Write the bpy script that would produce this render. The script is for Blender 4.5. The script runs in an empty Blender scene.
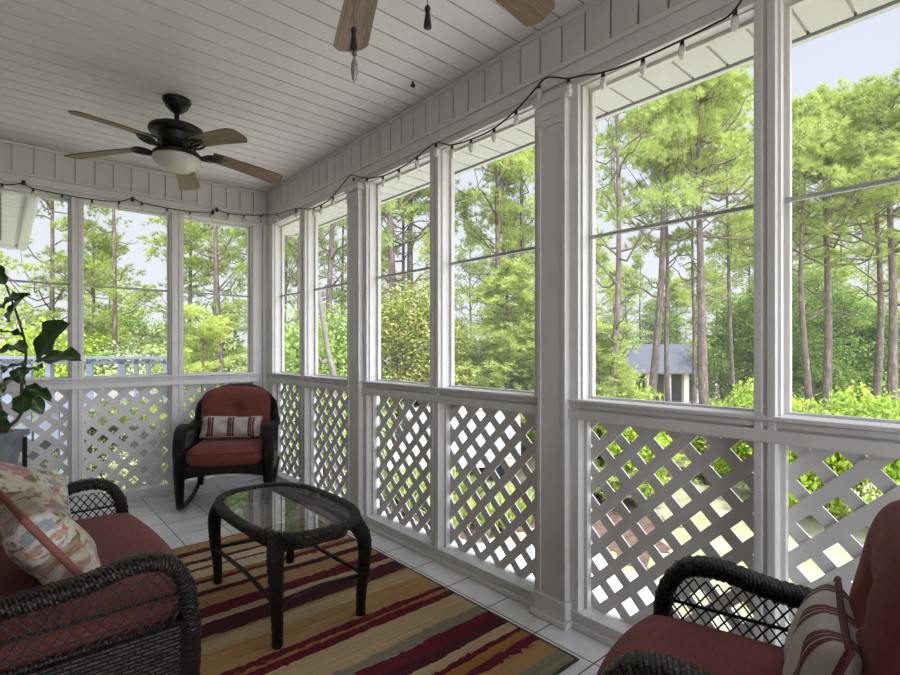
import bpy, bmesh, math, random
import numpy as np
from math import sin, cos, pi, radians, sqrt, atan2
from mathutils import Vector, Matrix

# ------------------------------------------------------------------ camera, sky, sun, exposure
C = bpy.context.scene.collection
sc = bpy.context.scene
cam_d = bpy.data.cameras.new('camera')
cam_d.sensor_width = 36.0
cam_d.lens = 510.67 / 900 * 36.0
cam_d.shift_y = (349.24 - 337.5) / 900.0
cam_d.clip_end = 400
cam_d.clip_start = 0.02
cam = bpy.data.objects.new('camera', cam_d)
C.objects.link(cam)
CAM = Vector((-1.9294, -4.8858, 1.2357))
YAW = 0.7206
cam.location = CAM
cam.rotation_euler = (pi / 2, 0, -YAW)
sc.camera = cam

SUN_DIR = Vector((0.08, -0.32, 0.94)).normalized()
wd = bpy.data.worlds.new('sky')
sc.world = wd
wd.use_nodes = True
nt = wd.node_tree
nt.nodes.clear()
def wn(t, **k):
    n = nt.nodes.new(t)
    for a, b in k.items():
        setattr(n, a, b)
    return n
tc = wn('ShaderNodeTexCoord')
sepw = wn('ShaderNodeSeparateXYZ')
nt.links.new(tc.outputs['Generated'], sepw.inputs[0])
ramp = wn('ShaderNodeValToRGB')
ramp.color_ramp.elements[0].position = 0.0
ramp.color_ramp.elements[0].color = (0.93, 0.96, 1.02, 1)
ramp.color_ramp.elements[1].position = 0.75
ramp.color_ramp.elements[1].color = (0.70, 0.78, 1.0, 1)
nt.links.new(sepw.outputs['Z'], ramp.inputs[0])
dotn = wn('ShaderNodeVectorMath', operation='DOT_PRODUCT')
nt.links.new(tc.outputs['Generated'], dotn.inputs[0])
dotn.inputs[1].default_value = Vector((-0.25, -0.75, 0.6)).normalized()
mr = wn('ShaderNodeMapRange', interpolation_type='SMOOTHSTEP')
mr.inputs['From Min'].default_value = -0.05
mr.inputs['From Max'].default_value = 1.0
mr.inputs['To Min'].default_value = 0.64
mr.inputs['To Max'].default_value = 4.4  # sky boosted behind the camera, an added fill for the porch interior
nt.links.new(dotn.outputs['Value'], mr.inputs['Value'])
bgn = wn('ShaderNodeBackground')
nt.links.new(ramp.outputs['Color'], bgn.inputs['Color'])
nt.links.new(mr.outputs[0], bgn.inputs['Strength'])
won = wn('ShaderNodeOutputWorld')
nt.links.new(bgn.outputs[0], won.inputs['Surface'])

sun_d = bpy.data.lights.new('sun', 'SUN')
sun_d.energy = 5.5
sun_d.angle = radians(3)
sun_d.color = (1.0, 0.985, 0.97)
sun = bpy.data.objects.new('sun', sun_d)
sun.rotation_euler = SUN_DIR.to_track_quat('Z', 'Y').to_euler()
C.objects.link(sun)

sc.view_settings.view_transform = 'Standard'
sc.view_settings.look = 'None'
sc.view_settings.exposure = 0.60
sc.view_settings.gamma = 1.0
sc.view_settings.use_curve_mapping = False

GZ = -3.4                                                    # the yard lies well below the porch floor

# ------------------------------------------------------------------ mesh helpers
class MB:
    def __init__(s):
        s.v = []; s.f = []; s.uv = []
    def add(s, verts, faces, uvs=None):
        o = len(s.v)
        s.v.extend([tuple(p) for p in verts])
        for i, f in enumerate(faces):
            s.f.append(tuple(o + k for k in f))
            s.uv.append(uvs[i] if uvs else [(0, 0)] * len(f))
        return s
    def build(s, name, mat, parent=None, smooth=False, loc=None, auto=None):
        me = bpy.data.meshes.new(name)
        me.from_pydata(s.v, [], s.f)
        uvl = me.uv_layers.new(name='UVMap')
        flat = [c for f in s.uv for p in f for c in p]
        uvl.data.foreach_set('uv', flat)
        me.materials.append(mat)
        if smooth:
            me.polygons.foreach_set('use_smooth', [True] * len(me.polygons))
        if auto is not None:
            me.polygons.foreach_set('use_smooth', [True] * len(me.polygons))
            me.set_sharp_from_angle(angle=radians(auto))
        me.update()
        o = bpy.data.objects.new(name, me)
        C.objects.link(o)
        if parent is not None:
            o.parent = parent
        if loc is not None:
            o.location = loc
        return o

def thing(name, label, cat, loc=(0, 0, 0), rot=0.0, group=None):
    o = bpy.data.objects.new(name, None)
    C.objects.link(o)
    o.empty_display_size = 0.1
    o.location = loc
    o.rotation_euler = (0, 0, rot)
    o['label'] = label; o['category'] = cat
    if group: o['group'] = group
    return o
def tag(o, label, cat, group=None):
    o['label'] = label; o['category'] = cat
    if group: o['group'] = group
    return o
def structure(o):
    o['kind'] = 'structure'
    return o
def copy_tree(o, parent=None):
    c = o.copy(); C.objects.link(c)
    if parent is not None: c.parent = parent
    for ch in o.children:
        copy_tree(ch, c)
    return c

def box(mb, lo, hi, bev=0.0):
    x0, y0, z0 = lo; x1, y1, z1 = hi
    if bev <= 0:
        vs = [(x0,y0,z0),(x1,y0,z0),(x1,y1,z0),(x0,y1,z0),(x0,y0,z1),(x1,y0,z1),(x1,y1,z1),(x0,y1,z1)]
        fs = [(0,3,2,1),(4,5,6,7),(0,1,5,4),(1,2,6,5),(2,3,7,6),(3,0,4,7)]
        us = []
        for f in fs:
            n = Vector(vs[f[1]]) - Vector(vs[f[0]]); m = Vector(vs[f[2]]) - Vector(vs[f[1]])
            k = n.cross(m); a = max(range(3), key=lambda i: abs(k[i]))
            ii = [i for i in range(3) if i != a]
            us.append([(vs[q][ii[0]], vs[q][ii[1]]) for q in f])
        mb.add(vs, fs, us)
    else:
        bm = bmesh.new()
        bmesh.ops.create_cube(bm, size=1)
        for v in bm.verts:
            v.co = Vector(((x0+x1)/2 + v.co.x*(x1-x0), (y0+y1)/2 + v.co.y*(y1-y0), (z0+z1)/2 + v.co.z*(z1-z0)))
        bmesh.ops.bevel(bm, geom=bm.edges[:], offset=bev, segments=2, profile=0.5, affect='EDGES')
        bm.verts.index_update()
        vs = [tuple(v.co) for v in bm.verts]; fs = []; us = []
        for f in bm.faces:
            a = max(range(3), key=lambda i: abs(f.normal[i])); ii = [i for i in range(3) if i != a]
            fs.append([v.index for v in f.verts]); us.append([(v.co[ii[0]], v.co[ii[1]]) for v in f.verts])
        bm.free()
        mb.add(vs, fs, us)
    return mb

def sweep(mb, pts, prof, up=None, closed=False, scale=None, caps=True):
    """sweep a closed 2D profile [(a,b)] along pts; a along side, b along up"""
    P = [Vector(p) for p in pts]; n = len(P); m = len(prof)
    per = [0.0]
    for i in range(m):
        a = prof[i]; b = prof[(i+1) % m]
        per.append(per[-1] + sqrt((a[0]-b[0])**2 + (a[1]-b[1])**2))
    T = []
    for i in range(n):
        if closed: t = P[(i+1) % n] - P[i-1]
        else: t = P[min(i+1, n-1)] - P[max(i-1, 0)]
        T.append(t.normalized() if t.length > 1e-9 else Vector((0,0,1)))
    if up is None:
        r = Vector((0,0,1)) if abs(T[0].z) < 0.9 else Vector((1,0,0))
    frames = []
    for i in range(n):
        if up is not None: r = Vector(up)
        s_ = r.cross(T[i])
        if s_.length < 1e-6: s_ = Vector((1,0,0)).cross(T[i])
        s_.normalize(); u_ = T[i].cross(s_).normalized()
        if up is None: r = u_
        frames.append((s_, u_))
    vs = []; L = [0.0]
    for i in range(n):
        k = 1.0 if scale is None else scale[i]
        s_, u_ = frames[i]
        for a, b in prof:
            vs.append(P[i] + s_*(a*k) + u_*(b*k))
        if i: L.append(L[-1] + (P[i]-P[i-1]).length)
    fs = []; us = []
    cnt = n if closed else n-1
    for i in range(cnt):
        j = (i+1) % n
        l1 = L[i+1] if i+1 < n else L[-1] + (P[0]-P[-1]).length
        for q in range(m):
            q2 = (q+1) % m
            fs.append((i*m+q, i*m+q2, j*m+q2, j*m+q))
            us.append([(L[i], per[q]), (L[i], per[q+1]), (l1, per[q+1]), (l1, per[q])])
    if caps and not closed:
        fs.append(tuple(range(m))[::-1]); us.append([(prof[q][0], prof[q][1]) for q in range(m)][::-1])
        fs.append(tuple((n-1)*m+q for q in range(m))); us.append([(prof[q][0], prof[q][1]) for q in range(m)])
    mb.add(vs, fs, us)
    return mb
def rope(mb, pts, prof, up=None, closed=False, pitch=0.017, amp=0.0028, step=0.0042, radii=None):
    """sweep with a spiral wrapped surface, like strands wound round a frame"""
    P = [Vector(p) for p in pts]
    if closed: P = P + [P[0]]
    L = [0.0]
    for i in range(1, len(P)): L.append(L[-1] + (P[i]-P[i-1]).length)
    n = max(6, int(L[-1]/step)); Q = []; K = []; j = 0
    for i in range(n + (0 if closed else 1)):
        l = L[-1]*i/n
        while j < len(L)-2 and L[j+1] < l: j += 1
        t = (l-L[j])/max(1e-9, L[j+1]-L[j])
        Q.append(P[j].lerp(P[j+1], t))
        K.append(1.0 if radii is None else radii[j]*(1-t) + radii[min(j+1, len(radii)-1)]*t)
    if closed: pitch = L[-1]/max(1, round(L[-1]/pitch))
    o = len(mb.v); m = len(prof)
    sweep(mb, Q, prof, up, closed, scale=K)
    for i in range(len(Q)):
        l = L[-1]*i/n
        for q in range(m):
            a = 2*pi*q/m
            h = abs(sin(pi*l/pitch + a*1.0))**0.7
            g = 0.6 + 0.4*cos(6*a + pi*math.floor(l/pitch + a/pi))
            v = Vector(mb.v[o+i*m+q]); d = v - Q[i]
            if d.length > 1e-6: mb.v[o+i*m+q] = tuple(v + d.normalized()*(h*g - 0.5)*amp*2)
    return mb
def circ(r, seg=8, ry=None):
    ry = r if ry is None else ry
    return [(r*cos(2*pi*i/seg), ry*sin(2*pi*i/seg)) for i in range(seg)]
def rrect(w, h, r, k=2):
    out = []
    for cx, cy, a0 in ((w/2-r, h/2-r, 0), (-w/2+r, h/2-r, pi/2), (-w/2+r, -h/2+r, pi), (w/2-r, -h/2+r, 3*pi/2)):
        for i in range(k+1):
            a = a0 + pi/2*i/k
            out.append((cx + r*cos(a), cy + r*sin(a)))
    return out
def tube(mb, pts, r, seg=8, closed=False, up=None, caps=True):
    if isinstance(r, (list, tuple)):
        return sweep(mb, pts, circ(1.0, seg), up, closed, scale=list(r), caps=caps)
    return sweep(mb, pts, circ(r, seg), up, closed, caps=caps)
def lathe(mb, prof, seg=32, c=(0,0,0)):
    n = len(prof); vs = []; fs = []; us = []
    L = [0]
    for i in range(1, n): L.append(L[-1] + sqrt((prof[i][0]-prof[i-1][0])**2 + (prof[i][1]-prof[i-1][1])**2))
    for r, z in prof:
        for k in range(seg):
            a = 2*pi*k/seg
            vs.append((c[0]+r*cos(a), c[1]+r*sin(a), c[2]+z))
    for i in range(n-1):
        for k in range(seg):
            k2 = (k+1) % seg
            fs.append((i*seg+k, i*seg+k2, (i+1)*seg+k2, (i+1)*seg+k))
            us.append([(k/seg, L[i]), ((k+1)/seg, L[i]), ((k+1)/seg, L[i+1]), (k/seg, L[i+1])])
    if prof[0][0] > 1e-4: fs.append(tuple(range(seg))[::-1]); us.append([(0,0)]*seg)
    if prof[-1][0] > 1e-4: fs.append(tuple((n-1)*seg+k for k in range(seg))); us.append([(0,0)]*seg)
    mb.add(vs, fs, us)
    return mb
def spline(pts, n=8):
    """Catmull-Rom through pts"""
    P = [Vector(p) for p in pts]
    Q = [P[0]*2-P[1]] + P + [P[-1]*2-P[-2]]
    out = []
    for i in range(1, len(Q)-2):
        p0, p1, p2, p3 = Q[i-1], Q[i], Q[i+1], Q[i+2]
        for k in range(n):
            t = k/n
            out.append(0.5*((2*p1) + (p2-p0)*t + (2*p0-5*p1+4*p2-p3)*t*t + (3*p1-p0-3*p2+p3)*t**3))
    out.append(P[-1])
    return out
def grid(mb, fn, nu, nv, closed_u=False):
    vs = []; fs = []; us = []
    for j in range(nv+1):
        for i in range(nu+1):
            vs.append(fn(i/nu, j/nv))
    for j in range(nv):
        for i in range(nu):
            a = j*(nu+1)+i
            fs.append((a, a+1, a+nu+2, a+nu+1))
            us.append([(i/nu, j/nv), ((i+1)/nu, j/nv), ((i+1)/nu, (j+1)/nv), (i/nu, (j+1)/nv)])
    mb.add(vs, fs, us)
    return mb

# ------------------------------------------------------------------ materials
def new_mat(name):
    m = bpy.data.materials.new(name); m.use_nodes = True
    t = m.node_tree; b = t.nodes['Principled BSDF']
    return m, t, b
def node(t, typ, ins=None, **k):
    n = t.nodes.new(typ)
    for a, v in k.items(): setattr(n, a, v)
    for a, v in (ins or {}).items():
        if hasattr(v, 'is_output'): t.links.new(v, n.inputs[a])
        else: n.inputs[a].default_value = v
    return n
def ramp_node(t, fac, stops, interp='LINEAR'):
    r = t.nodes.new('ShaderNodeValToRGB'); r.color_ramp.interpolation = interp
    e = r.color_ramp.elements
    e[0].position = stops[0][0]; e[0].color = (*stops[0][1], 1)
    e[1].position = stops[-1][0]; e[1].color = (*stops[-1][1], 1)
    for p, c in stops[1:-1]:
        q = e.new(p); q.color = (*c, 1)
    t.links.new(fac, r.inputs[0])
    return r
def mixc(t, fac, a, b, mode='MIX'):
    n = t.nodes.new('ShaderNodeMix'); n.data_type = 'RGBA'; n.blend_type = mode
    for i, v in ((0, fac), (6, a), (7, b)):
        if hasattr(v, 'is_output'): t.links.new(v, n.inputs[i])
        else: n.inputs[i].default_value = v if i == 0 else (*v, 1) if len(v) == 3 else v
    return n.outputs[2]
def bump(t, b, h, strength=0.3, dist=0.01):
    n = node(t, 'ShaderNodeBump', {'Strength': strength, 'Distance': dist, 'Height': h})
    t.links.new(n.outputs[0], b.inputs['Normal'])

def simple(name, col, rough=0.5, metal=0.0, noise=0.0, nscale=20.0, bmp=0.0, spec=0.5, trans=0.0):
    m, t, b = new_mat(name)
    b.inputs['Roughness'].default_value = rough; b.inputs['Metallic'].default_value = metal
    b.inputs['Specular IOR Level'].default_value = spec
    b.inputs['Base Color'].default_value = (*col, 1)
    if noise or bmp:
        co = node(t, 'ShaderNodeTexCoord')
        nz = node(t, 'ShaderNodeTexNoise', {'Vector': co.outputs['Object'], 'Scale': nscale, 'Detail': 5.0})
        if noise:
            c = ramp_node(t, nz.outputs[0], [(0.3, tuple(x*(1-noise) for x in col)), (0.7, tuple(min(1, x*(1+noise)) for x in col))])
            t.links.new(c.outputs[0], b.inputs['Base Color'])
        if bmp: bump(t, b, nz.outputs[0], bmp, 0.004)
    return m

M = {}
M['trim'] = simple('white_trim_paint', (0.70, 0.67, 0.65), 0.42, noise=0.04, nscale=9, bmp=0.05)
M['vinyl'] = simple('white_vinyl_siding', (0.68, 0.645, 0.63), 0.5, noise=0.03, nscale=4)
M['ceil'] = simple('white_beadboard', (0.78, 0.745, 0.735), 0.5, noise=0.03, nscale=3, bmp=0.04)
M['soffit'] = simple('white_soffit', (0.64, 0.635, 0.635), 0.5)
M['fanmetal'] = simple('dark_bronze', (0.022, 0.016, 0.013), 0.38, metal=0.4, noise=0.15, nscale=30)
M['black'] = simple('black_plastic', (0.012, 0.011, 0.011), 0.45)
M['chain'] = simple('pull_chain_metal', (0.18, 0.15, 0.12), 0.35, metal=0.9)
M['pewter'] = simple('pewter', (0.30, 0.29, 0.28), 0.4, metal=0.6)
M['housewall'] = simple('cream_house_wall', (0.72, 0.66, 0.55), 0.7, noise=0.05)
M['porchshade'] = simple('porch_interior_shade', (0.10, 0.09, 0.08), 0.8)  # shade under the far porch, put into a dark wall colour
M['slate'] = simple('blue_slate_roof', (0.050, 0.056, 0.068), 0.8, noise=0.12, nscale=3)
M['bluepaint'] = simple('pale_blue_grey_paint', (0.17, 0.195, 0.24), 0.6, noise=0.06, nscale=5)
M['darkboards'] = simple('weathered_dark_boards', (0.16, 0.145, 0.135), 0.8, noise=0.2, nscale=6)
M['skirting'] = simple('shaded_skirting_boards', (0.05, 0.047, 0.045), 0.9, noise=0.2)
M['vanwhite'] = simple('white_vehicle_paint', (0.82, 0.82, 0.81), 0.25)
M['vanglass'] = simple('dark_vehicle_glass', (0.06, 0.08, 0.075), 0.08)
M['tyre'] = simple('tyre_rubber', (0.02, 0.02, 0.02), 0.8)
M['galv'] = simple('galvanised_metal', (0.36, 0.38, 0.41), 0.42, metal=0.55, noise=0.2, nscale=14, bmp=0.08)
M['soil'] = simple('potting_soil', (0.04, 0.028, 0.02), 0.95, noise=0.4, nscale=60, bmp=0.6)
M['stem'] = simple('brown_stem', (0.09, 0.065, 0.04), 0.8, noise=0.2, nscale=40)
M['figleaf'] = None
M['salmon'] = simple('salmon_edging', (0.24, 0.085, 0.065), 0.9, noise=0.1)
M['piping_red'] = simple('dark_red_piping', (0.085, 0.018, 0.02), 0.85)
M['concrete'] = simple('porch_foundation', (0.3, 0.29, 0.28), 0.9, noise=0.1)

# floor tile
def tile_mat():
    m, t, b = new_mat('white_ceramic_tile')
    co = node(t, 'ShaderNodeTexCoord')
    mp = node(t, 'ShaderNodeMapping', {'Vector': co.outputs['Object'], 'Location': (0.18 + 0.293*20, 3.459 + 0.2915*20, 0)})
    br = node(t, 'ShaderNodeTexBrick', {'Vector': mp.outputs[0], 'Scale': 1.0, 'Mortar Size': 0.0036, 'Mortar Smooth': 0.2,
              'Brick Width': 0.293, 'Row Height': 0.2915, 'Color1': (0.78, 0.765, 0.76, 1), 'Color2': (0.82, 0.81, 0.80, 1), 'Mortar': (0.11, 0.095, 0.085, 1)},
              offset=0.0, squash=1.0)
    nz = node(t, 'ShaderNodeTexNoise', {'Vector': co.outputs['Object'], 'Scale': 7.0, 'Detail': 6.0, 'Roughness': 0.65})
    st = ramp_node(t, nz.outputs[0], [(0.35, (0.80, 0.78, 0.77)), (0.65, (1, 1, 1))])
    t.links.new(mixc(t, 1.0, br.outputs['Color'], st.outputs[0], 'MULTIPLY'), b.inputs['Base Color'])
    b.inputs['Roughness'].default_value = 0.32
    inv = node(t, 'ShaderNodeMath', {0: 1.0, 1: br.outputs['Fac']}, operation='SUBTRACT')
    bump(t, b, inv.outputs[0], 0.5, 0.003)
    return m
M['tile'] = tile_mat()

# wicker: staggered weave driven by UVs measured in metres
def wicker_mat(name, col, bw=0.022, rh=0.0095, wrap=True):
    m, t, b = new_mat(name)
    uv = node(t, 'ShaderNodeUVMap')
    mp = node(t, 'ShaderNodeMapping', {'Vector': uv.outputs[0], 'Rotation': (0, 0, pi/2 + 0.25 if wrap else 0)})
    br = node(t, 'ShaderNodeTexBrick', {'Vector': mp.outputs[0], 'Scale': 1.0, 'Mortar Size': 0.0030, 'Mortar Smooth': 0.8,
              'Brick Width': bw, 'Row Height': rh, 'Color1': (*col, 1), 'Color2': (*[c*3.2 for c in col], 1), 'Mortar': (*[c*0.1 for c in col], 1)})
    nz = node(t, 'ShaderNodeTexNoise', {'Vector': uv.outputs[0], 'Scale': 30.0, 'Detail': 4.0})
    st = ramp_node(t, nz.outputs[0], [(0.3, (0.6, 0.6, 0.6)), (0.7, (1.25, 1.2, 1.15))])
    t.links.new(mixc(t, 1.0, br.outputs['Color'], st.outputs[0], 'MULTIPLY'), b.inputs['Base Color'])
    b.inputs['Roughness'].default_value = 0.42
    b.inputs['Specular IOR Level'].default_value = 0.3
    inv = node(t, 'ShaderNodeMath', {0: 1.0, 1: br.outputs['Fac']}, operation='SUBTRACT')
    bump(t, b, inv.outputs[0], 1.0, 0.012)
    return m
M['wicker'] = wicker_mat('dark_brown_wicker', (0.021, 0.014, 0.011))
M['wickerpanel'] = wicker_mat('dark_brown_wicker_panel', (0.022, 0.016, 0.013), 0.032, 0.011, False)
M['strand'] = simple('dark_brown_strand', (0.016, 0.012, 0.010), 0.45)

# cushions
def fabric(name, col, var=0.25):
    m, t, b = new_mat(name)
    co = node(t, 'ShaderNodeTexCoord')
    mp = node(t, 'ShaderNodeMapping', {'Vector': co.outputs['Object'], 'Scale': (6, 60, 60)})
    nz = node(t, 'ShaderNodeTexNoise', {'Vector': mp.outputs[0], 'Scale': 2.2, 'Detail': 6.0, 'Roughness': 0.7})
    n2 = node(t, 'ShaderNodeTexNoise', {'Vector': co.outputs['Object'], 'Scale': 5.0, 'Detail': 3.0})
    c = ramp_node(t, nz.outputs[0], [(0.3, tuple(x*(1-var) for x in col)), (0.7, tuple(x*(1+var) for x in col))])
    c2 = ramp_node(t, n2.outputs[0], [(0.3, (0.88, 0.88, 0.88)), (0.7, (1.1, 1.1, 1.1))])
    t.links.new(mixc(t, 1.0, c.outputs[0], c2.outputs[0], 'MULTIPLY'), b.inputs['Base Color'])
    b.inputs['Roughness'].default_value = 0.9
    b.inputs['Sheen Weight'].default_value = 0.06
    b.inputs['Specular IOR Level'].default_value = 0.2
    n3 = node(t, 'ShaderNodeTexNoise', {'Vector': co.outputs['Object'], 'Scale': 9.0, 'Detail': 4.0})
    bump(t, b, n3.outputs[0], 0.25, 0.02)
    return m
M['red'] = fabric('brick_red_outdoor_fabric', (0.172, 0.047, 0.039), 0.2)

def striped():
    m, t, b = new_mat('cream_and_burgundy_stripe')
    uv = node(t, 'ShaderNodeUVMap')
    s = node(t, 'ShaderNodeSeparateXYZ', {0: uv.outputs[0]})
    cr, bu, gy = (0.47, 0.42, 0.37), (0.13, 0.03, 0.04), (0.33, 0.29, 0.26)
    stops = [(0.0, cr)]
    for c0 in (0.16, 0.50, 0.84):
        stops += [(c0-0.060, gy), (c0-0.052, bu), (c0-0.018, cr), (c0-0.012, bu), (c0+0.014, cr), (c0+0.020, bu), (c0+0.052, gy), (c0+0.060, cr)]
    r = ramp_node(t, s.outputs[0], stops, 'CONSTANT')
    nz = node(t, 'ShaderNodeTexNoise', {'Vector': uv.outputs[0], 'Scale': 160.0, 'Detail': 2.0})
    st = ramp_node(t, nz.outputs[0], [(0.3, (0.85, 0.85, 0.85)), (0.7, (1.08, 1.08, 1.08))])
    t.links.new(mixc(t, 1.0, r.outputs[0], st.outputs[0], 'MULTIPLY'), b.inputs['Base Color'])
    b.inputs['Roughness'].default_value = 0.9
    n2 = node(t, 'ShaderNodeTexNoise', {'Vector': uv.outputs[0], 'Scale': 6.0, 'Detail': 3.0})
    bump(t, b, n2.outputs[0], 0.3, 0.02)
    return m
M['stripe'] = striped()

def floral():
    m, t, b = new_mat('faded_floral_print')
    uv = node(t, 'ShaderNodeUVMap')
    def blob(scale, off, lo, hi):
        mp = node(t, 'ShaderNodeMapping', {'Vector': uv.outputs[0], 'Location': (off, off*0.7, 0)})
        n0 = node(t, 'ShaderNodeTexNoise', {'Vector': mp.outputs[0], 'Scale': scale, 'Detail': 4.0, 'Roughness': 0.6, 'Distortion': 0.25})
        return ramp_node(t, n0.outputs[0], [(lo, (0, 0, 0)), (hi, (1, 1, 1))]).outputs[0]
    col = (0.46, 0.41, 0.31)
    c = mixc(t, blob(3.0, 9.1, 0.45, 0.6), col, (0.53, 0.50, 0.42))
    c = mixc(t, blob(4.5, 0.3, 0.54, 0.58), c, (0.33, 0.19, 0.15))
    c = mixc(t, blob(9.0, 2.3, 0.57, 0.62), c, (0.44, 0.26, 0.19))
    c = mixc(t, blob(7.0, 4.7, 0.57, 0.61), c, (0.15, 0.15, 0.06))
    c = mixc(t, blob(5.5, 7.9, 0.60, 0.66), c, (0.24, 0.27, 0.29))
    c = mixc(t, blob(16.0, 12.4, 0.62, 0.68), c, (0.22, 0.10, 0.07))
    t.links.new(c, b.inputs['Base Color'])
    b.inputs['Roughness'].default_value = 0.9
    n2 = node(t, 'ShaderNodeTexNoise', {'Vector': uv.outputs[0], 'Scale': 5.0, 'Detail': 3.0})
    bump(t, b, n2.outputs[0], 0.35, 0.03)
    return m
M['floral'] = floral()

def wood():
    m, t, b = new_mat('oak_fan_blade')
    uv = node(t, 'ShaderNodeUVMap')
    mp = node(t, 'ShaderNodeMapping', {'Vector': uv.outputs[0], 'Scale': (4, 40, 1)})
    nz = node(t, 'ShaderNodeTexNoise', {'Vector': mp.outputs[0], 'Scale': 1.2, 'Detail': 7.0, 'Roughness': 0.62, 'Distortion': 0.9})
    wv = node(t, 'ShaderNodeTexWave', {'Vector': mp.outputs[0], 'Scale': 0.55, 'Distortion': 9.0, 'Detail': 3.0, 'Detail Scale': 0.6}, bands_direction='Y')
    c = ramp_node(t, nz.outputs[0], [(0.3, (0.15, 0.088, 0.05)), (0.55, (0.23, 0.145, 0.085)), (0.75, (0.29, 0.19, 0.115))])
    w = ramp_node(t, wv.outputs[0], [(0.0, (0.72, 0.68, 0.64)), (0.35, (1, 1, 1))])
    t.links.new(mixc(t, 1.0, c.outputs[0], w.outputs[0], 'MULTIPLY'), b.inputs['Base Color'])
    b.inputs['Roughness'].default_value = 0.5
    return m
M['wood'] = wood()

def rug_mat():
    m, t, b = new_mat('striped_woven_rug')
    co = node(t, 'ShaderNodeTexCoord')
    s = node(t, 'ShaderNodeSeparateXYZ', {0: co.outputs['Object']})
    mp = node(t, 'ShaderNodeMapping', {'Vector': co.outputs['Object'], 'Scale': (0.6, 1, 1)})
    nz = node(t, 'ShaderNodeTexNoise', {'Vector': mp.outputs[0], 'Scale': 55.0, 'Detail': 4.0, 'Roughness': 0.7})
    mp2 = node(t, 'ShaderNodeMapping', {'Vector': co.outputs['Object'], 'Scale': (1.0, 9.0, 1)})
    nl = node(t, 'ShaderNodeTexNoise', {'Vector': mp2.outputs[0], 'Scale': 2.5, 'Detail': 2.0})
    n1 = node(t, 'ShaderNodeMath', {0: nz.outputs[0], 1: 0.5}, operation='SUBTRACT')
    n1b = node(t, 'ShaderNodeMath', {0: n1.outputs[0], 1: 0.050}, operation='MULTIPLY')
    n2 = node(t, 'ShaderNodeMath', {0: nl.outputs[0], 1: 0.5}, operation='SUBTRACT')
    n2b = node(t, 'ShaderNodeMath', {0: n2.outputs[0], 1: 0.045}, operation='MULTIPLY')
    a = node(t, 'ShaderNodeMath', {0: s.outputs[1], 1: n1b.outputs[0]}, operation='ADD')
    a2 = node(t, 'ShaderNodeMath', {0: a.outputs[0], 1: n2b.outputs[0]}, operation='ADD')
    mr_ = node(t, 'ShaderNodeMapRange', {'Value': a2.outputs[0], 'From Min': -1.15, 'From Max': 1.15})
    BU, BD, GO, TA, CR, SA, OR, RE = (0.115, 0.016, 0.027), (0.070, 0.020, 0.026), (0.38, 0.235, 0.10), (0.46, 0.34, 0.19), (0.56, 0.46, 0.30), (0.23, 0.215, 0.145), (0.34, 0.155, 0.045), (0.19, 0.025, 0.025)
    # world y of each stripe's near edge, front to back
    st = [(-3.70, SA), (-3.618, GO), (-3.515, BU), (-3.467, OR), (-3.43, BU), (-3.392, TA), (-3.339, BD), (-3.28, BU), (-3.20, SA), (-3.14, TA), (-2.975, BU),
          (-2.925, OR), (-2.905, BU), (-2.86, GO), (-2.70, TA), (-2.60, GO), (-2.571, BD), (-2.45, TA), (-2.396, BU), (-2.29, GO), (-2.17, BD), (-2.11, TA), (-2.02, BU), (-1.98, OR),
          (-1.94, CR), (-1.84, RE), (-1.81, CR), (-1.73, BD), (-1.69, TA), (-1.58, BD), (-1.52, GO)]
    ramp_ = ramp_node(t, mr_.outputs[0], [((y + 3.70) / 2.30, c) for y, c in st], 'CONSTANT')
    nf = node(t, 'ShaderNodeTexNoise', {'Vector': co.outputs['Object'], 'Scale': 320.0, 'Detail': 2.0})
    sf = ramp_node(t, nf.outputs[0], [(0.3, (0.72, 0.72, 0.72)), (0.7, (1.15, 1.15, 1.15))])
    mp3 = node(t, 'ShaderNodeMapping', {'Vector': co.outputs['Object'], 'Scale': (1.0, 30.0, 1)})
    nw = node(t, 'ShaderNodeTexNoise', {'Vector': mp3.outputs[0], 'Scale': 2.0, 'Detail': 3.0})
    sw = ramp_node(t, nw.outputs[0], [(0.3, (0.8, 0.78, 0.76)), (0.7, (1.15, 1.12, 1.1))])
    c1 = mixc(t, 1.0, ramp_.outputs[0], sf.outputs[0], 'MULTIPLY')
    t.links.new(mixc(t, 1.0, c1, sw.outputs[0], 'MULTIPLY'), b.inputs['Base Color'])
    b.inputs['Roughness'].default_value = 0.95
    b.inputs['Specular IOR Level'].default_value = 0.1
    bump(t, b, nf.outputs[0], 0.4, 0.004)
    return m
M['rug'] = rug_mat()

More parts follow.
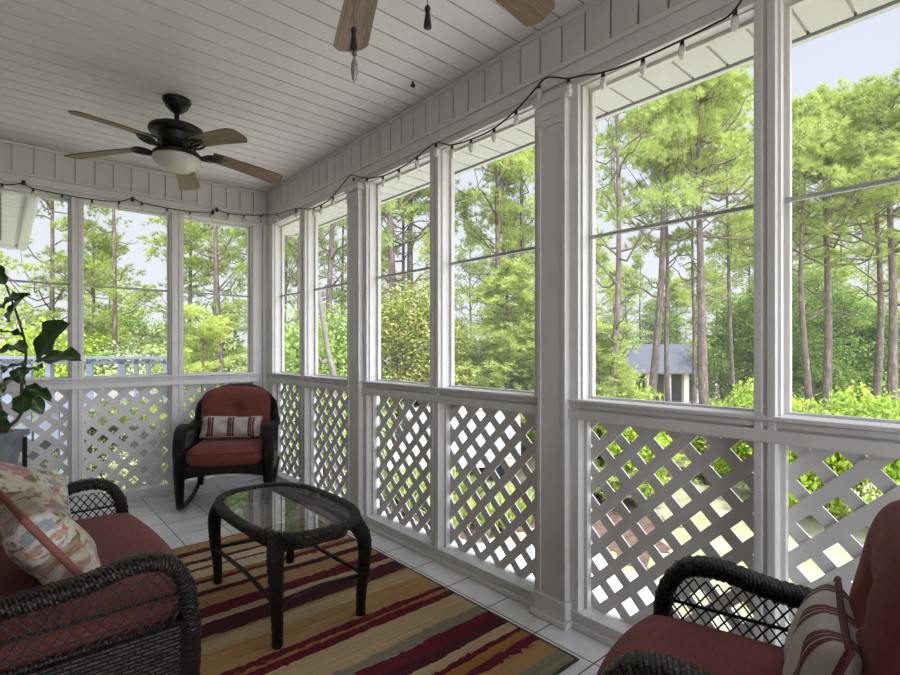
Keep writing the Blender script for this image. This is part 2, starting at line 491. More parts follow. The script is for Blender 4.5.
def screen_mat():
    m = bpy.data.materials.new('insect_screen'); m.use_nodes = True
    t = m.node_tree; t.nodes.clear()
    a = node(t, 'ShaderNodeBsdfTransparent'); a.inputs[0].default_value = (1, 1, 1, 1)
    d = node(t, 'ShaderNodeBsdfTranslucent'); d.inputs[0].default_value = (0.62, 0.62, 0.62, 1)
    mx = node(t, 'ShaderNodeMixShader', {0: 0.055})
    t.links.new(a.outputs[0], mx.inputs[1]); t.links.new(d.outputs[0], mx.inputs[2])
    o = node(t, 'ShaderNodeOutputMaterial'); t.links.new(mx.outputs[0], o.inputs[0])
    return m
M['screen'] = screen_mat()
def smoke_glass():
    m = bpy.data.materials.new('tinted_table_glass'); m.use_nodes = True
    t = m.node_tree; t.nodes.clear()
    a = node(t, 'ShaderNodeBsdfTransparent'); a.inputs[0].default_value = (0.30, 0.25, 0.22, 1)
    g = node(t, 'ShaderNodeBsdfGlossy'); g.inputs['Roughness'].default_value = 0.015; g.inputs[0].default_value = (0.95, 0.95, 0.95, 1)
    fr = node(t, 'ShaderNodeFresnel', {'IOR': 1.5})
    mx = node(t, 'ShaderNodeMixShader', {0: fr.outputs[0]})
    t.links.new(a.outputs[0], mx.inputs[1]); t.links.new(g.outputs[0], mx.inputs[2])
    o = node(t, 'ShaderNodeOutputMaterial'); t.links.new(mx.outputs[0], o.inputs[0])
    return m
M['glass'] = smoke_glass()
def frosted():
    m, t, b = new_mat('ribbed_frosted_glass')
    b.inputs['Base Color'].default_value = (0.66, 0.62, 0.55, 1)
    b.inputs['Roughness'].default_value = 0.3
    b.inputs['Subsurface Weight'].default_value = 0.0
    return m
M['frost'] = frosted()
def bulbglass():
    m, t, b = new_mat('clear_bulb_glass')
    b.inputs['Base Color'].default_value = (0.80, 0.80, 0.78, 1)
    b.inputs['Roughness'].default_value = 0.12
    b.inputs['Transmission Weight'].default_value = 0.55
    b.inputs['IOR'].default_value = 1.3
    return m
M['bulb'] = bulbglass()

# vegetation
def leaf_mat(name, c0, c1, trans=0.35, nscale=1.3, rough=0.55):
    m = bpy.data.materials.new(name); m.use_nodes = True
    t = m.node_tree; b = t.nodes['Principled BSDF']
    geo = node(t, 'ShaderNodeNewGeometry')
    nz = node(t, 'ShaderNodeTexNoise', {'Vector': geo.outputs['Position'], 'Scale': nscale, 'Detail': 6.0, 'Roughness': 0.7})
    inf = node(t, 'ShaderNodeObjectInfo')
    ad = node(t, 'ShaderNodeMath', {0: inf.outputs['Random'], 1: 0.26}, operation='MULTIPLY')
    ad2 = node(t, 'ShaderNodeMath', {0: nz.outputs[0], 1: ad.outputs[0]}, operation='ADD')
    rr = ramp_node(t, ad2.outputs[0], [(0.38, c0), (0.85, c1)])
    t.links.new(rr.outputs[0], b.inputs['Base Color'])
    b.inputs['Roughness'].default_value = rough
    b.inputs['Specular IOR Level'].default_value = 0.25
    tr = node(t, 'ShaderNodeBsdfTranslucent'); t.links.new(rr.outputs[0], tr.inputs[0])
    mx = node(t, 'ShaderNodeMixShader', {0: trans})
    t.links.new(b.outputs[0], mx.inputs[1]); t.links.new(tr.outputs[0], mx.inputs[2])
    t.links.new(mx.outputs[0], t.nodes['Material Output'].inputs[0])
    return m
M['needle'] = leaf_mat('pine_needles', (0.20, 0.28, 0.06), (0.54, 0.60, 0.15), 0.30)
M['needle_dark'] = leaf_mat('dark_pine_needles', (0.17, 0.25, 0.06), (0.46, 0.54, 0.15), 0.30)
M['leaf'] = leaf_mat('broad_leaves', (0.09, 0.18, 0.03), (0.32, 0.43, 0.08), 0.35)
M['leaf_lime'] = leaf_mat('lime_leaves', (0.17, 0.30, 0.02), (0.45, 0.56, 0.06), 0.35)
M['leaf_pale'] = leaf_mat('pale_grey_green_leaves', (0.28, 0.35, 0.15), (0.52, 0.57, 0.28), 0.4)
M['magnolia'] = leaf_mat('magnolia_leaves', (0.10, 0.18, 0.025), (0.55, 0.44, 0.09), 0.2, 3.5, 0.35)
M['strap'] = leaf_mat('strap_leaves', (0.20, 0.30, 0.05), (0.50, 0.54, 0.14), 0.35, 3.0)
def bark():
    m, t, b = new_mat('pine_bark')
    co = node(t, 'ShaderNodeTexCoord')
    mp = node(t, 'ShaderNodeMapping', {'Vector': co.outputs['Object'], 'Scale': (7, 7, 1.6)})
    nz = node(t, 'ShaderNodeTexVoronoi', {'Vector': mp.outputs[0], 'Scale': 1.6})
    n2 = node(t, 'ShaderNodeTexNoise', {'Vector': co.outputs['Object'], 'Scale': 3.0, 'Detail': 5.0})
    c = ramp_node(t, nz.outputs[0], [(0.0, (0.27, 0.20, 0.165)), (0.5, (0.12, 0.09, 0.075))])
    c2 = ramp_node(t, n2.outputs[0], [(0.3, (0.75, 0.75, 0.75)), (0.7, (1.25, 1.2, 1.15))])
    t.links.new(mixc(t, 1.0, c.outputs[0], c2.outputs[0], 'MULTIPLY'), b.inputs['Base Color'])
    b.inputs['Roughness'].default_value = 0.9
    bump(t, b, nz.outputs[0], 0.5, 0.03)
    return m
M['bark'] = bark()
M['palebark'] = simple('pale_dead_wood', (0.13, 0.108, 0.092), 0.85, noise=0.2, nscale=5)

def figleaf():
    m, t, b = new_mat('fiddle_leaf')
    uv = node(t, 'ShaderNodeUVMap')
    s = node(t, 'ShaderNodeSeparateXYZ', {0: uv.outputs[0]})
    a = node(t, 'ShaderNodeMath', {0: s.outputs[0], 1: 0.5}, operation='SUBTRACT')
    ab = node(t, 'ShaderNodeMath', {0: a.outputs[0]}, operation='ABSOLUTE')
    vein = ramp_node(t, ab.outputs[0], [(0.0, (0.14, 0.22, 0.05)), (0.035, (0.035, 0.085, 0.016))])
    w = node(t, 'ShaderNodeMath', {0: s.outputs[1], 1: ab.outputs[0]}, operation='SUBTRACT')
    wv = node(t, 'ShaderNodeMath', {0: w.outputs[0], 1: 50.0}, operation='MULTIPLY')
    sn = node(t, 'ShaderNodeMath', {0: wv.outputs[0]}, operation='SINE')
    c2 = ramp_node(t, sn.outputs[0], [(0.9, (1, 1, 1)), (1.0, (1.5, 1.5, 1.3))])
    t.links.new(mixc(t, 1.0, vein.outputs[0], c2.outputs[0], 'MULTIPLY'), b.inputs['Base Color'])
    b.inputs['Roughness'].default_value = 0.3
    bump(t, b, sn.outputs[0], 0.15, 0.004)
    return m
M['figleaf'] = figleaf()

def ground_mat():
    m, t, b = new_mat('dry_lawn')
    co = node(t, 'ShaderNodeTexCoord')
    nz = node(t, 'ShaderNodeTexNoise', {'Vector': co.outputs['Object'], 'Scale': 0.35, 'Detail': 6.0, 'Roughness': 0.7})
    c = ramp_node(t, nz.outputs[0], [(0.30, (0.17, 0.19, 0.07)), (0.47, (0.29, 0.26, 0.17)), (0.55, (0.20, 0.21, 0.085)), (0.72, (0.34, 0.30, 0.23))])
    t.links.new(c.outputs[0], b.inputs['Base Color']); b.inputs['Roughness'].default_value = 1.0
    nf = node(t, 'ShaderNodeTexNoise', {'Vector': co.outputs['Object'], 'Scale': 14.0, 'Detail': 6.0})
    bump(t, b, nf.outputs[0], 0.8, 0.08)
    return m
M['lawn'] = ground_mat()
M['gravel'] = simple('white_shell_gravel', (0.60, 0.575, 0.55), 0.95, noise=0.25, nscale=6, bmp=0.8)
M['mulch'] = simple('pine_straw_mulch', (0.080, 0.047, 0.032), 1.0, noise=0.5, nscale=5, bmp=0.6)
exec_stage = 1

# ------------------------------------------------------------------ the porch shell
HC = 2.75; PITCH = 0.1247
XL, YF = -3.0, -8.0                       # house wall on the left, open end behind the camera
def plane_box(mb, wall, s0, s1, d0, d1, z0, z1, bev=0.0):
    """box in wall coordinates: s along the wall, d outward depth (0 = inside face)"""
    if wall == 'R': box(mb, (d0, min(s0,s1), z0), (d1, max(s0,s1), z1), bev)
    else: box(mb, (min(s0,s1), d0, z0), (max(s0,s1), d1, z1), bev)
def wall_pt(wall, s, d, z):
    return (d, s, z) if wall == 'R' else (s, d, z)

# floor
mb = MB(); box(mb, (XL, YF, -0.12), (0.11, 0.11, 0.0))
structure(mb.build('floor', M['tile']))
# beadboard ceiling: planks run across the porch with a V groove between them
def grooved(mb, s_from, s_to, phase, put, a0, a1, gw=0.011, gd=0.015):
    k0 = math.floor((s_from - phase) / PITCH)
    ed = []
    s = phase + k0*PITCH
    while s < s_to + PITCH:
        for q, dd in ((-gw/2, 0), (-gw*0.36, gd), (gw*0.36, gd), (gw/2, 0)):
            if s_from <= s+q <= s_to: ed.append((s+q, dd))
        s += PITCH
    ed = [(s_from, 0)] + ed + [(s_to, 0)]
    vs = []; fs = []
    for sv, dd in ed:
        vs.append(put(sv, dd, a0)); vs.append(put(sv, dd, a1))
    for i in range(len(ed)-1):
        fs.append((2*i, 2*i+1, 2*i+3, 2*i+2))
    mb.add(vs, fs)
    return mb
mb = grooved(MB(), YF, 0.0, -2.342, lambda s, d, a: (a, s, HC + d), XL, 0.0)
structure(mb.build('ceiling', M['ceil']))
mb = MB(); box(mb, (XL-0.2, YF-0.4, HC+0.03), (0.53, 0.53, HC+0.16))
structure(mb.build('ceiling_deck', M['concrete']))

def beam(name, wall, s0, s1, phase, cut_ends):
    """board and batten fascia, header trims, chair rail and bottom sill of one screened wall"""
    mb = MB()
    plane_box(mb, wall, s0, s1, 0.02, 0.10, 2.41, HC+0.03)
    plane_box(mb, wall, s0, s1, -0.022, 0.02, 2.445, 2.505, 0.003)
    plane_box(mb, wall, s0, s1, -0.034, 0.0, 2.505, 2.526, 0.004)
    plane_box(mb, wall, s0, s1, -0.012, 0.02, 2.41, 2.445, 0.003)
    plane_box(mb, wall, s0, s1, -0.016, 0.01, HC-0.028, HC-0.004, 0.003)
    plane_box(mb, wall, s0, s1, 0.0, 0.10, 0.925, 1.0)
    plane_box(mb, wall, s0, s1, -0.03, 0.085, 0.998, 1.014, 0.004)
    plane_box(mb, wall, s0, s1, -0.014, 0.0, 0.976, 0.996, 0.003)
    plane_box(mb, wall, s0, s1, -0.022, 0.0, 0.925, 0.968, 0.004)
    plane_box(mb, wall, s0, s1, -0.014, 0.11, 0.0, 0.060, 0.003)
    plane_box(mb, wall, s0, s1, -0.020, 0.10, 0.060, 0.073, 0.003)
    plane_box(mb, wall, s0, s1, -0.034, -0.014, 0.0, 0.028, 0.006)
    o = structure(mb.build(name, M['trim'], smooth=False))
    fb = MB()
    if wall == 'R': grooved(fb, s0, s1, phase, lambda s, d, a: (d, s, a), 2.515, HC)
    else: grooved(fb, s0, s1, phase, lambda s, d, a: (s, d, a), 2.515, HC)
    fb.build('board_fascia', M['vinyl'], o)
    return o
beam('wall_right', 'R', YF, 0.0, -2.342, None)
beam('wall_back', 'B', XL, 0.0, -1.876, None)

tr_n = [0]
def trim(mb, mat='trim'):
    tr_n[0] += 1
    return structure(mb.build('trim_%d' % tr_n[0], M[mat]))
def mullion(wall, s0, s1):
    a, b = min(s0,s1), max(s0,s1); w = b-a
    mb = MB()
    plane_box(mb, wall, a, b, 0.0, 0.10, 0.0, 2.42)
    plane_box(mb, wall, a, a+w*0.40, -0.016, 0.0, 0.07, 2.43, 0.003)
    plane_box(mb, wall, b-w*0.40, b, -0.016, 0.0, 0.07, 2.43, 0.003)
    plane_box(mb, wall, a+w*0.40, b-w*0.40, -0.008, 0.0, 0.07, 2.43)
    return trim(mb)
def column(c, w=0.157):
    a, b = c-w/2, c+w/2
    mb = MB()
    plane_box(mb, 'R', a, b, -0.040, 0.10, 0.0, 2.42)
    plane_box(mb, 'R', a, a+0.018, -0.046, -0.04, 0.11, 2.258)
    plane_box(mb, 'R', b-0.018, b, -0.046, -0.04, 0.11, 2.258)
    plane_box(mb, 'R', a, b, -0.046, -0.04, 2.258, 2.288)
    plane_box(mb, 'R', a-0.004, b+0.004, -0.052, 0.0, 2.288, 2.357, 0.003)
    plane_box(mb, 'R', a-0.016, b+0.016, -0.064, 0.0, 2.36, 2.405, 0.008)
    plane_box(mb, 'R', a-0.012, b+0.012, -0.058, 0.0, 0.0, 0.105, 0.006)      # plinth
    plane_box(mb, 'R', a-0.028, b+0.028, -0.075, 0.0, 0.0, 0.026, 0.007)
    # side frames between the column and its openings
    plane_box(mb, 'R', a-0.045, a, -0.010, 0.10, 0.0, 2.42, 0.003)
    plane_box(mb, 'R', b, b+0.045, -0.010, 0.10, 0.0, 2.42, 0.003)
    return trim(mb)

def clip(poly, axis, val, keep_less):
    out = []
    for i in range(len(poly)):
        p, q = poly[i], poly[(i+1) % len(poly)]
        ip = (p[axis] <= val) == keep_less; iq = (q[axis] <= val) == keep_less
        if ip: out.append(p)
        if ip != iq:
            t = (val-p[axis]) / (q[axis]-p[axis])
            out.append((p[0]+(q[0]-p[0])*t, p[1]+(q[1]-p[1])*t))
    return out
def lattice(wall, s0, s1, label, z0=0.070, z1=0.930, phase=0.0):
    a, b = min(s0,s1)-0.005, max(s0,s1)+0.005
    SP, W = 0.103, 0.046
    mb = MB()
    for sg, d0, d1 in ((-1 if wall == 'R' else 1, 0.066, 0.0735), (1 if wall == 'R' else -1, 0.0735, 0.081)):
        ln = 3.0
        for k in range(-24, 25):
            off = (k + phase) * SP * sqrt(2)
            # line s - sg*z = a + off
            cs, cz = a + off, z0
            dx, dz = sg*sqrt(.5), sqrt(.5); nx, nz = dz, -dx
            pl = [(cs-dx*ln+nx*W/2, cz-dz*ln+nz*W/2), (cs+dx*ln+nx*W/2, cz+dz*ln+nz*W/2), (cs+dx*ln-nx*W/2, cz+dz*ln-nz*W/2), (cs-dx*ln-nx*W/2, cz-dz*ln-nz*W/2)]
            for ax, v, kl in ((0, a, False), (0, b, True), (1, z0, False), (1, z1, True)):
                if len(pl) >= 3: pl = clip(pl, ax, v, kl)
            if len(pl) < 3: continue
            n = len(pl)
            vs = [wall_pt(wall, p[0], d0, p[1]) for p in pl] + [wall_pt(wall, p[0], d1, p[1]) for p in pl]
            fs = [tuple(range(n)), tuple(range(2*n-1, n-1, -1))] + [(i, (i+1) % n, n+(i+1) % n, n+i) for i in range(n)]
            mb.add(vs, fs)
    # border stop strips
    plane_box(mb, wall, a, a+0.02, 0.035, 0.066, z0, z1); plane_box(mb, wall, b-0.02, b, 0.035, 0.066, z0, z1)
    plane_box(mb, wall, a, b, 0.035, 0.066, z1-0.015, z1)
    o = mb.build('lattice_panel', M['trim'])
    tag(o, label, 'lattice panel', 'lattice panels under the windows')
    return o

win_n = [0]
def window(wall, s0, s1, z0=1.012, z1=2.412):
    win_n[0] += 1
    a, b = min(s0,s1), max(s0,s1)
    fm = MB(); f = 0.016
    for (u0, u1, v0, v1) in ((a, a+f, z0, z1), (b-f, b, z0, z1), (a+f, b-f, z1-f, z1), (a+f, b-f, z0, z0+f*0.7)):
        plane_box(fm, wall, u0, u1, 0.075, 0.10, v0, v1)
    g = 0.008
    for (u0, u1, v0, v1) in ((a, a+g, z0, z1), (b-g, b, z0, z1), (a, b, z1-g, z1)):
        plane_box(fm, wall, u0, u1, 0.012, 0.030, v0, v1)
    o = structure(fm.build('window_%d' % win_n[0], M['trim']))
    sm = MB()
    sm.add([wall_pt(wall, a+f, 0.088, z0+f*.7), wall_pt(wall, b-f, 0.088, z0+f*.7), wall_pt(wall, b-f, 0.088, z1-f), wall_pt(wall, a+f, 0.088, z1-f)], [(0,1,2,3)])
    sm.build('insect_screen', M['screen'], o)
    mm = MB(); plane_box(mm, wall, a+0.004, b-0.004, 0.066, 0.087, 1.734, 1.749, 0.003)
    mm.build('muntin_bar', M['barpaint'], o)
    k = MB()
    for sv in (a+f+0.002, b-f-0.002):
        for zz in (1.15, 1.45, 1.75, 2.05, 2.3):
            plane_box(k, wall, sv-0.004, sv+0.004, 0.071, 0.076, zz-0.004, zz+0.004)
    return o
M['barpaint'] = simple('grey_screen_bar', (0.42, 0.41, 0.40), 0.5)

# right wall, from the back corner towards the camera
box_c = MB()
plane_box(box_c, 'R', -0.165, 0.10, -0.012, 0.10, 0.0, 2.42, 0.003)
plane_box(box_c, 'B', -0.135, 0.02, -0.012, 0.10, 0.0, 2.42, 0.003)
plane_box(box_c, 'R', -0.05, -0.004, -0.05, -0.004, 0.0, 2.42, 0.006)
trim(box_c)
RW = [(-0.165, -0.755), (-0.855, -1.565), (-1.815, -2.525), (-2.60, -3.313), (-3.562, -4.264), (-4.330, -5.034), (-5.28, -5.98), (-6.05, -6.75)]
for s in ((-0.755, -0.855), (-2.525, -2.60), (-4.264, -4.330), (-5.98, -6.05)): mullion('R', *s)
for c in (-1.690, -3.437, -5.157, -6.875): column(c)
BW = [(-0.74, -0.135), (-1.455, -0.83), (-2.155, -1.525), (-2.86, -2.225)]
for s in ((-0.83, -0.74), (-1.525, -1.455), (-2.225, -2.155)): mullion('B', *s)
eb = MB(); plane_box(eb, 'B', XL, -2.86, -0.012, 0.10, 0.0, 2.42); trim(eb)
eb = MB(); plane_box(eb, 'R', YF, -6.95, -0.012, 0.10, 0.0, 2.42); trim(eb)
rl = ['white lattice panel in the right wall next to the back corner, beside the rocking chair',
      'white diagonal lattice panel low in the right wall just left of the farther square column',
      'white diagonal lattice panel just right of the farther square column, behind the coffee table',
      'white diagonal lattice panel just left of the nearer square column, strap leaf plants behind it',
      'wide white lattice panel just right of the nearer square column, behind the armchair seat',
      'white lattice panel at the right edge, behind the armchair backrest',
      'white lattice panel beside the camera', 'white lattice panel behind the camera']
for i, (a, b) in enumerate(RW):
    window('R', a, b)
    if i < 6: lattice('R', a, b, rl[i], phase=0.37*i)
bl = ['white lattice panel in the back wall hidden mostly by the rocking chair back',
      'white lattice panel in the middle of the back wall, left of the rocking chair',
      'white lattice panel in the back wall behind the leafy potted plant', '']
for i, (a, b) in enumerate(BW):
    window('B', a, b)
    if i < 3: lattice('B', a, b, bl[i], phase=0.2+0.3*i)
    else: lattice('B', a, b, 'white lattice panel beyond the left edge, behind the planter', phase=0.1)

# left: the house wall; behind the camera: open end with posts
mb = MB(); box(mb, (XL-0.15, YF, -0.12), (XL, 0.10, HC+0.03))
structure(mb.build('wall_left', simple('low_bounce_siding', (0.30, 0.28, 0.26), 0.7)))  # out-of-view wall, coloured dark to cut bounce onto the right wall
mb = MB(); box(mb, (XL, YF-0.1, 2.41), (0.1, YF, HC+0.03)); box(mb, (XL, YF-0.1, 0), (0.1, YF, 0.07))
for x in (-2.0, -1.0): box(mb, (x-0.04, YF-0.1, 0.07), (x+0.04, YF, 2.41))
structure(mb.build('wall_front', M['trim']))
# foundation under the porch
mb = MB(); box(mb, (XL, YF, GZ), (0.05, 0.05, -0.12))
structure(mb.build('wall_foundation', M['concrete']))

# soffit and fascia board outside
def soffit_mat():
    m, t, b = new_mat('vented_soffit')
    co = node(t, 'ShaderNodeTexCoord')
    vo = node(t, 'ShaderNodeTexVoronoi', {'Vector': co.outputs['Object'], 'Scale': 70.0, 'Randomness': 0.0})
    dots = ramp_node(t, vo.outputs['Distance'], [(0.0, (0.24, 0.23, 0.23)), (0.18, (0.24, 0.23, 0.23)), (0.24, (0.62, 0.61, 0.61))])
    s = node(t, 'ShaderNodeSeparateXYZ', {0: co.outputs['Object']})
    mo = node(t, 'ShaderNodeMath', {0: s.outputs[1], 1: 0.60}, operation='MODULO')
    ab = node(t, 'ShaderNodeMath', {0: mo.outputs[0]}, operation='ABSOLUTE')
    lt = node(t, 'ShaderNodeMath', {0: ab.outputs[0], 1: 0.15}, operation='LESS_THAN')
    t.links.new(mixc(t, lt.outputs[0], (0.62, 0.61, 0.61), dots.outputs[0]), b.inputs['Base Color'])
    b.inputs['Roughness'].default_value = 0.5
    return m
M['soffit_v'] = soffit_mat()
old = PITCH
PITCH = 0.15
mb = grooved(MB(), YF-0.3, 0.5, -2.2, lambda s, d, a: (a, s, 2.49 + d), 0.10, 0.482, 0.012, 0.012)
so = structure(mb.build('trim_soffit', M['soffit_v']))
mb = grooved(MB(), XL, 0.10, -1.876, lambda s, d, a: (s, a, 2.49 + d), 0.10, 0.50, 0.012, 0.012)
mb.build('back_soffit', M['soffit'], so)
PITCH = old
mb = MB(); box(mb, (0.505, YF-0.3, 2.486), (0.535, 0.535, 2.80)); box(mb, (XL, 0.505, 2.486), (0.505, 0.535, 2.80))
mb.build('fascia_board', M['soffit'], so)
mb = MB(); box(mb, (0.478, YF-0.3, 2.500), (0.506, 0.5, 2.51)); mb.build('soffit_gap_shade', M['black'], so)  # black strip set in the gap to stand for its shade

# ------------------------------------------------------------------ rug
def flat_rug():
    t = thing('rug', 'multicoloured striped rug in burgundy, gold, tan and sage lying on the tile floor', 'rug', (-1.005, -2.55, 0.0))
    mb = MB(); box(mb, (-0.79, -1.14, 0.0), (0.79, 1.14, 0.006))
    mb.build('pile', M['rug'], t)
    mb = MB()
    for lo, hi in (((-0.80, -1.15, 0), (0.80, -1.14, 0.007)), ((-0.80, 1.14, 0), (0.80, 1.15, 0.007)), ((-0.80, -1.14, 0), (-0.79, 1.14, 0.007)), ((0.79, -1.14, 0), (0.80, 1.14, 0.007))):
        box(mb, lo, hi)
    mb.build('bound_edge', M['black'], t)
flat_rug()

# ------------------------------------------------------------------ coffee table
def superell(t, a, b, n):
    c, s = cos(t), sin(t)
    return (a*math.copysign(abs(c)**(2/n), c), b*math.copysign(abs(s)**(2/n), s))
def coffee_table():
    t = thing('coffee_table', 'oval dark wicker coffee table with a smoked glass top, standing on the striped rug', 'coffee table', (-0.875, -2.445, 0.0065))
    A_, B_, N_ = 0.252, 0.440, 2.8
    ring = [(*superell(2*pi*k/64, A_, B_, N_), 0.445) for k in range(64)]
    mb = MB(); rope(mb, ring, rrect(0.05, 0.040, 0.017, 3), up=(0, 0, 1), closed=True)
    mb.build('rim', M['wicker'], t, smooth=True)
    g = MB(); R2 = [superell(2*pi*k/64, A_-0.018, B_-0.018, N_) for k in range(64)]
    n = 64
    g.add([(x, y, 0.455) for x, y in R2], [tuple(range(n))])
    g.build('glass_top', M['glass'], t)
    ap = MB(); R3 = [(*superell(2*pi*k/64, A_-0.035, B_-0.035, N_), 0.0) for k in range(64)]
    vs = [(x, y, 0.43) for x, y, _ in R3] + [(x, y, 0.385 - 0.012*abs(sin(4*pi*i/64))) for i, (x, y, _) in enumerate(R3)]
    uvs = [[(i*0.024, 0.43), ((i+1)*0.024, 0.43), ((i+1)*0.024, 0.39), (i*0.024, 0.39)] for i in range(n)]
    ap.add(vs, [(i, (i+1) % n, n+(i+1) % n, n+i) for i in range(n)], uvs)
    ap.build('apron', M['wicker'], t, smooth=True)
    for sx in (-1, 1):
        for sy in (-1, 1):
            l = MB()
            pts = spline([(sx*0.186, sy*0.350, 0.425), (sx*0.210, sy*0.392, 0.355), (sx*0.210, sy*0.400, 0.25), (sx*0.200, sy*0.388, 0.10), (sx*0.198, sy*0.386, 0.0)], 5)
            nn = len(pts)
            rope(l, pts, circ(1.0, 16), radii=[0.040 - 0.018*min(1, i/(nn*0.8)) for i in range(nn)])
            l.build('leg', M['wicker'], t, smooth=True)
    zc = 0.185
    for sx in (-1, 1):
        s = MB(); tube(s, [(sx*0.212, -0.395, zc), (sx*0.195, 0, zc), (sx*0.212, 0.395, zc)], 0.010, 8)
        s.build('stretcher', M['wicker'], t, smooth=True)
    for sy in (-1, 1):
        s = MB(); tube(s, [(-0.212, sy*0.395, zc), (0, sy*0.365, zc), (0.212, sy*0.395, zc)], 0.010, 8)
        s.build('stretcher', M['wicker'], t, smooth=True)
    return t
coffee_table()

# ------------------------------------------------------------------ wicker seating
def rounded_pad(mb, w, d, h, r=0.05, puff=0.02, n=14, front_round=0.0):
    """box cushion centred on x,y with base at z=0, rounded edges, domed top"""
    bm = bmesh.new()
    bmesh.ops.create_cube(bm, size=2)
    bmesh.ops.subdivide_edges(bm, edges=bm.edges[:], cuts=n, use_grid_fill=True)
    for v in bm.verts:
        p = Vector(v.co)
        hx, hy, hz = w/2, d/2, h/2
        q = Vector((p.x*hx, p.y*hy, p.z*hz))
        rr = min(r, hz*0.98)
        inner = Vector((max(-hx+rr, min(hx-rr, q.x)), max(-hy+rr, min(hy-rr, q.y)), max(-hz+rr, min(hz-rr, q.z))))
        dd = q - inner
        if dd.length > 1e-9: q = inner + dd.normalized()*rr
        dome = max(0, (1-p.x**4))*max(0, (1-p.y**4))
        q.z += puff*dome*(1 if p.z > 0 else -0.3)
        side = (1-p.z*p.z)
        q.x += 0.008*side*p.x*(1-p.y**4); q.y += 0.010*side*p.y*(1-p.x**4)
        if front_round and p.y < 0:
            q.y -= front_round*(1-p.x*p.x)*(-p.y)
        v.co = q + Vector((0, 0, hz))
    bm.verts.index_update()
    vs = [tuple(v.co) for v in bm.verts]
    fs = [[v.index for v in f.verts] for f in bm.faces]
    us = [[(v.co.x/w+.5, v.co.y/d+.5) for v in f.verts] for f in bm.faces]
    bm.free()
    mb.add(vs, fs, us)
    return mb
def seat_piping(w, d, z, r=0.04, fr=0.0, rad=0.006):
    pts = []
    for p in rrect(w, d, r, 5):
        x, y = p
        pts.append((x, y, z))
    # densify the long sides
    out = []
    for i in range(len(pts)):
        a = Vector(pts[i]); b = Vector(pts[(i+1) % len(pts)])
        k = max(1, int((b-a).length/0.05))
        for j in range(k): out.append(a + (b-a)*(j/k))
    res = []
    for p in out:
        px = p.x/(w/2); py = p.y/(d/2)
        y = p.y - (fr*(1-px*px)*(-py) if py < 0 else 0)
        res.append((p.x*1.004, y*1.004, p.z))
    mb = MB(); tube(mb, res, rad, 6, closed=True, up=(0, 0, 1))
    return mb
def back_pad(mb, w, h, th, arch=0.12, tuft=0.03, nu=30, nv=30):
    def f(side):
        def fn(u, v):
            s = 2*u-1; t = v
            top = h*(1 - arch*abs(s)**3.0)
            wf = 1 - 0.06*abs(2*t-1)**6
            if t > 0.8: wf -= 0.10*((t-0.8)/0.2)**2
            e = (max(0, 1-abs(s)**5)*max(0, 1-abs(2*t-1)**5))**0.45 * th/2
            if side > 0:
                dx, dz = s*w/2, (t-0.52)*h
                rr = sqrt(dx*dx + dz*dz)
                e -= tuft*math.exp(-(rr/0.05)**2)
                ang = atan2(dz, dx)
                e -= 0.006*math.exp(-(rr/0.14)**2)*(0.5+0.5*cos(6*ang + 1.3))
                e += 0.010*sin(pi*t)*(1-s*s)
            return (s*w/2*wf, -e if side > 0 else e, t*top)
        return fn
    grid(mb, f(1), nu, nv); 
    m2 = MB(); grid(m2, f(-1), nu, nv)
    m2.f = [tuple(reversed(x)) for x in m2.f]; m2.uv = [list(reversed(x)) for x in m2.uv]
    o = len(mb.v); mb.v += m2.v; mb.f += [tuple(o+k for k in f_) for f_ in m2.f]; mb.uv += m2.uv
    return mb
def pad_edge(w, h, arch, rad=0.006):
    def pt(s, t):
        top = h*(1 - arch*abs(s)**3.0); wf = 1 - 0.06*abs(2*t-1)**6
        if t > 0.8: wf -= 0.10*((t-0.8)/0.2)**2
        return (s*w/2*wf, 0, t*top)
    loop = [pt(-1, k/20) for k in range(20)] + [pt(-1+2*k/20, 1) for k in range(20)] + [pt(1, 1-k/20) for k in range(20)] + [pt(1-2*k/20, 0) for k in range(20)]
    mb = MB(); tube(mb, loop, rad, 6, closed=True, up=(0, 1, 0))
    return mb

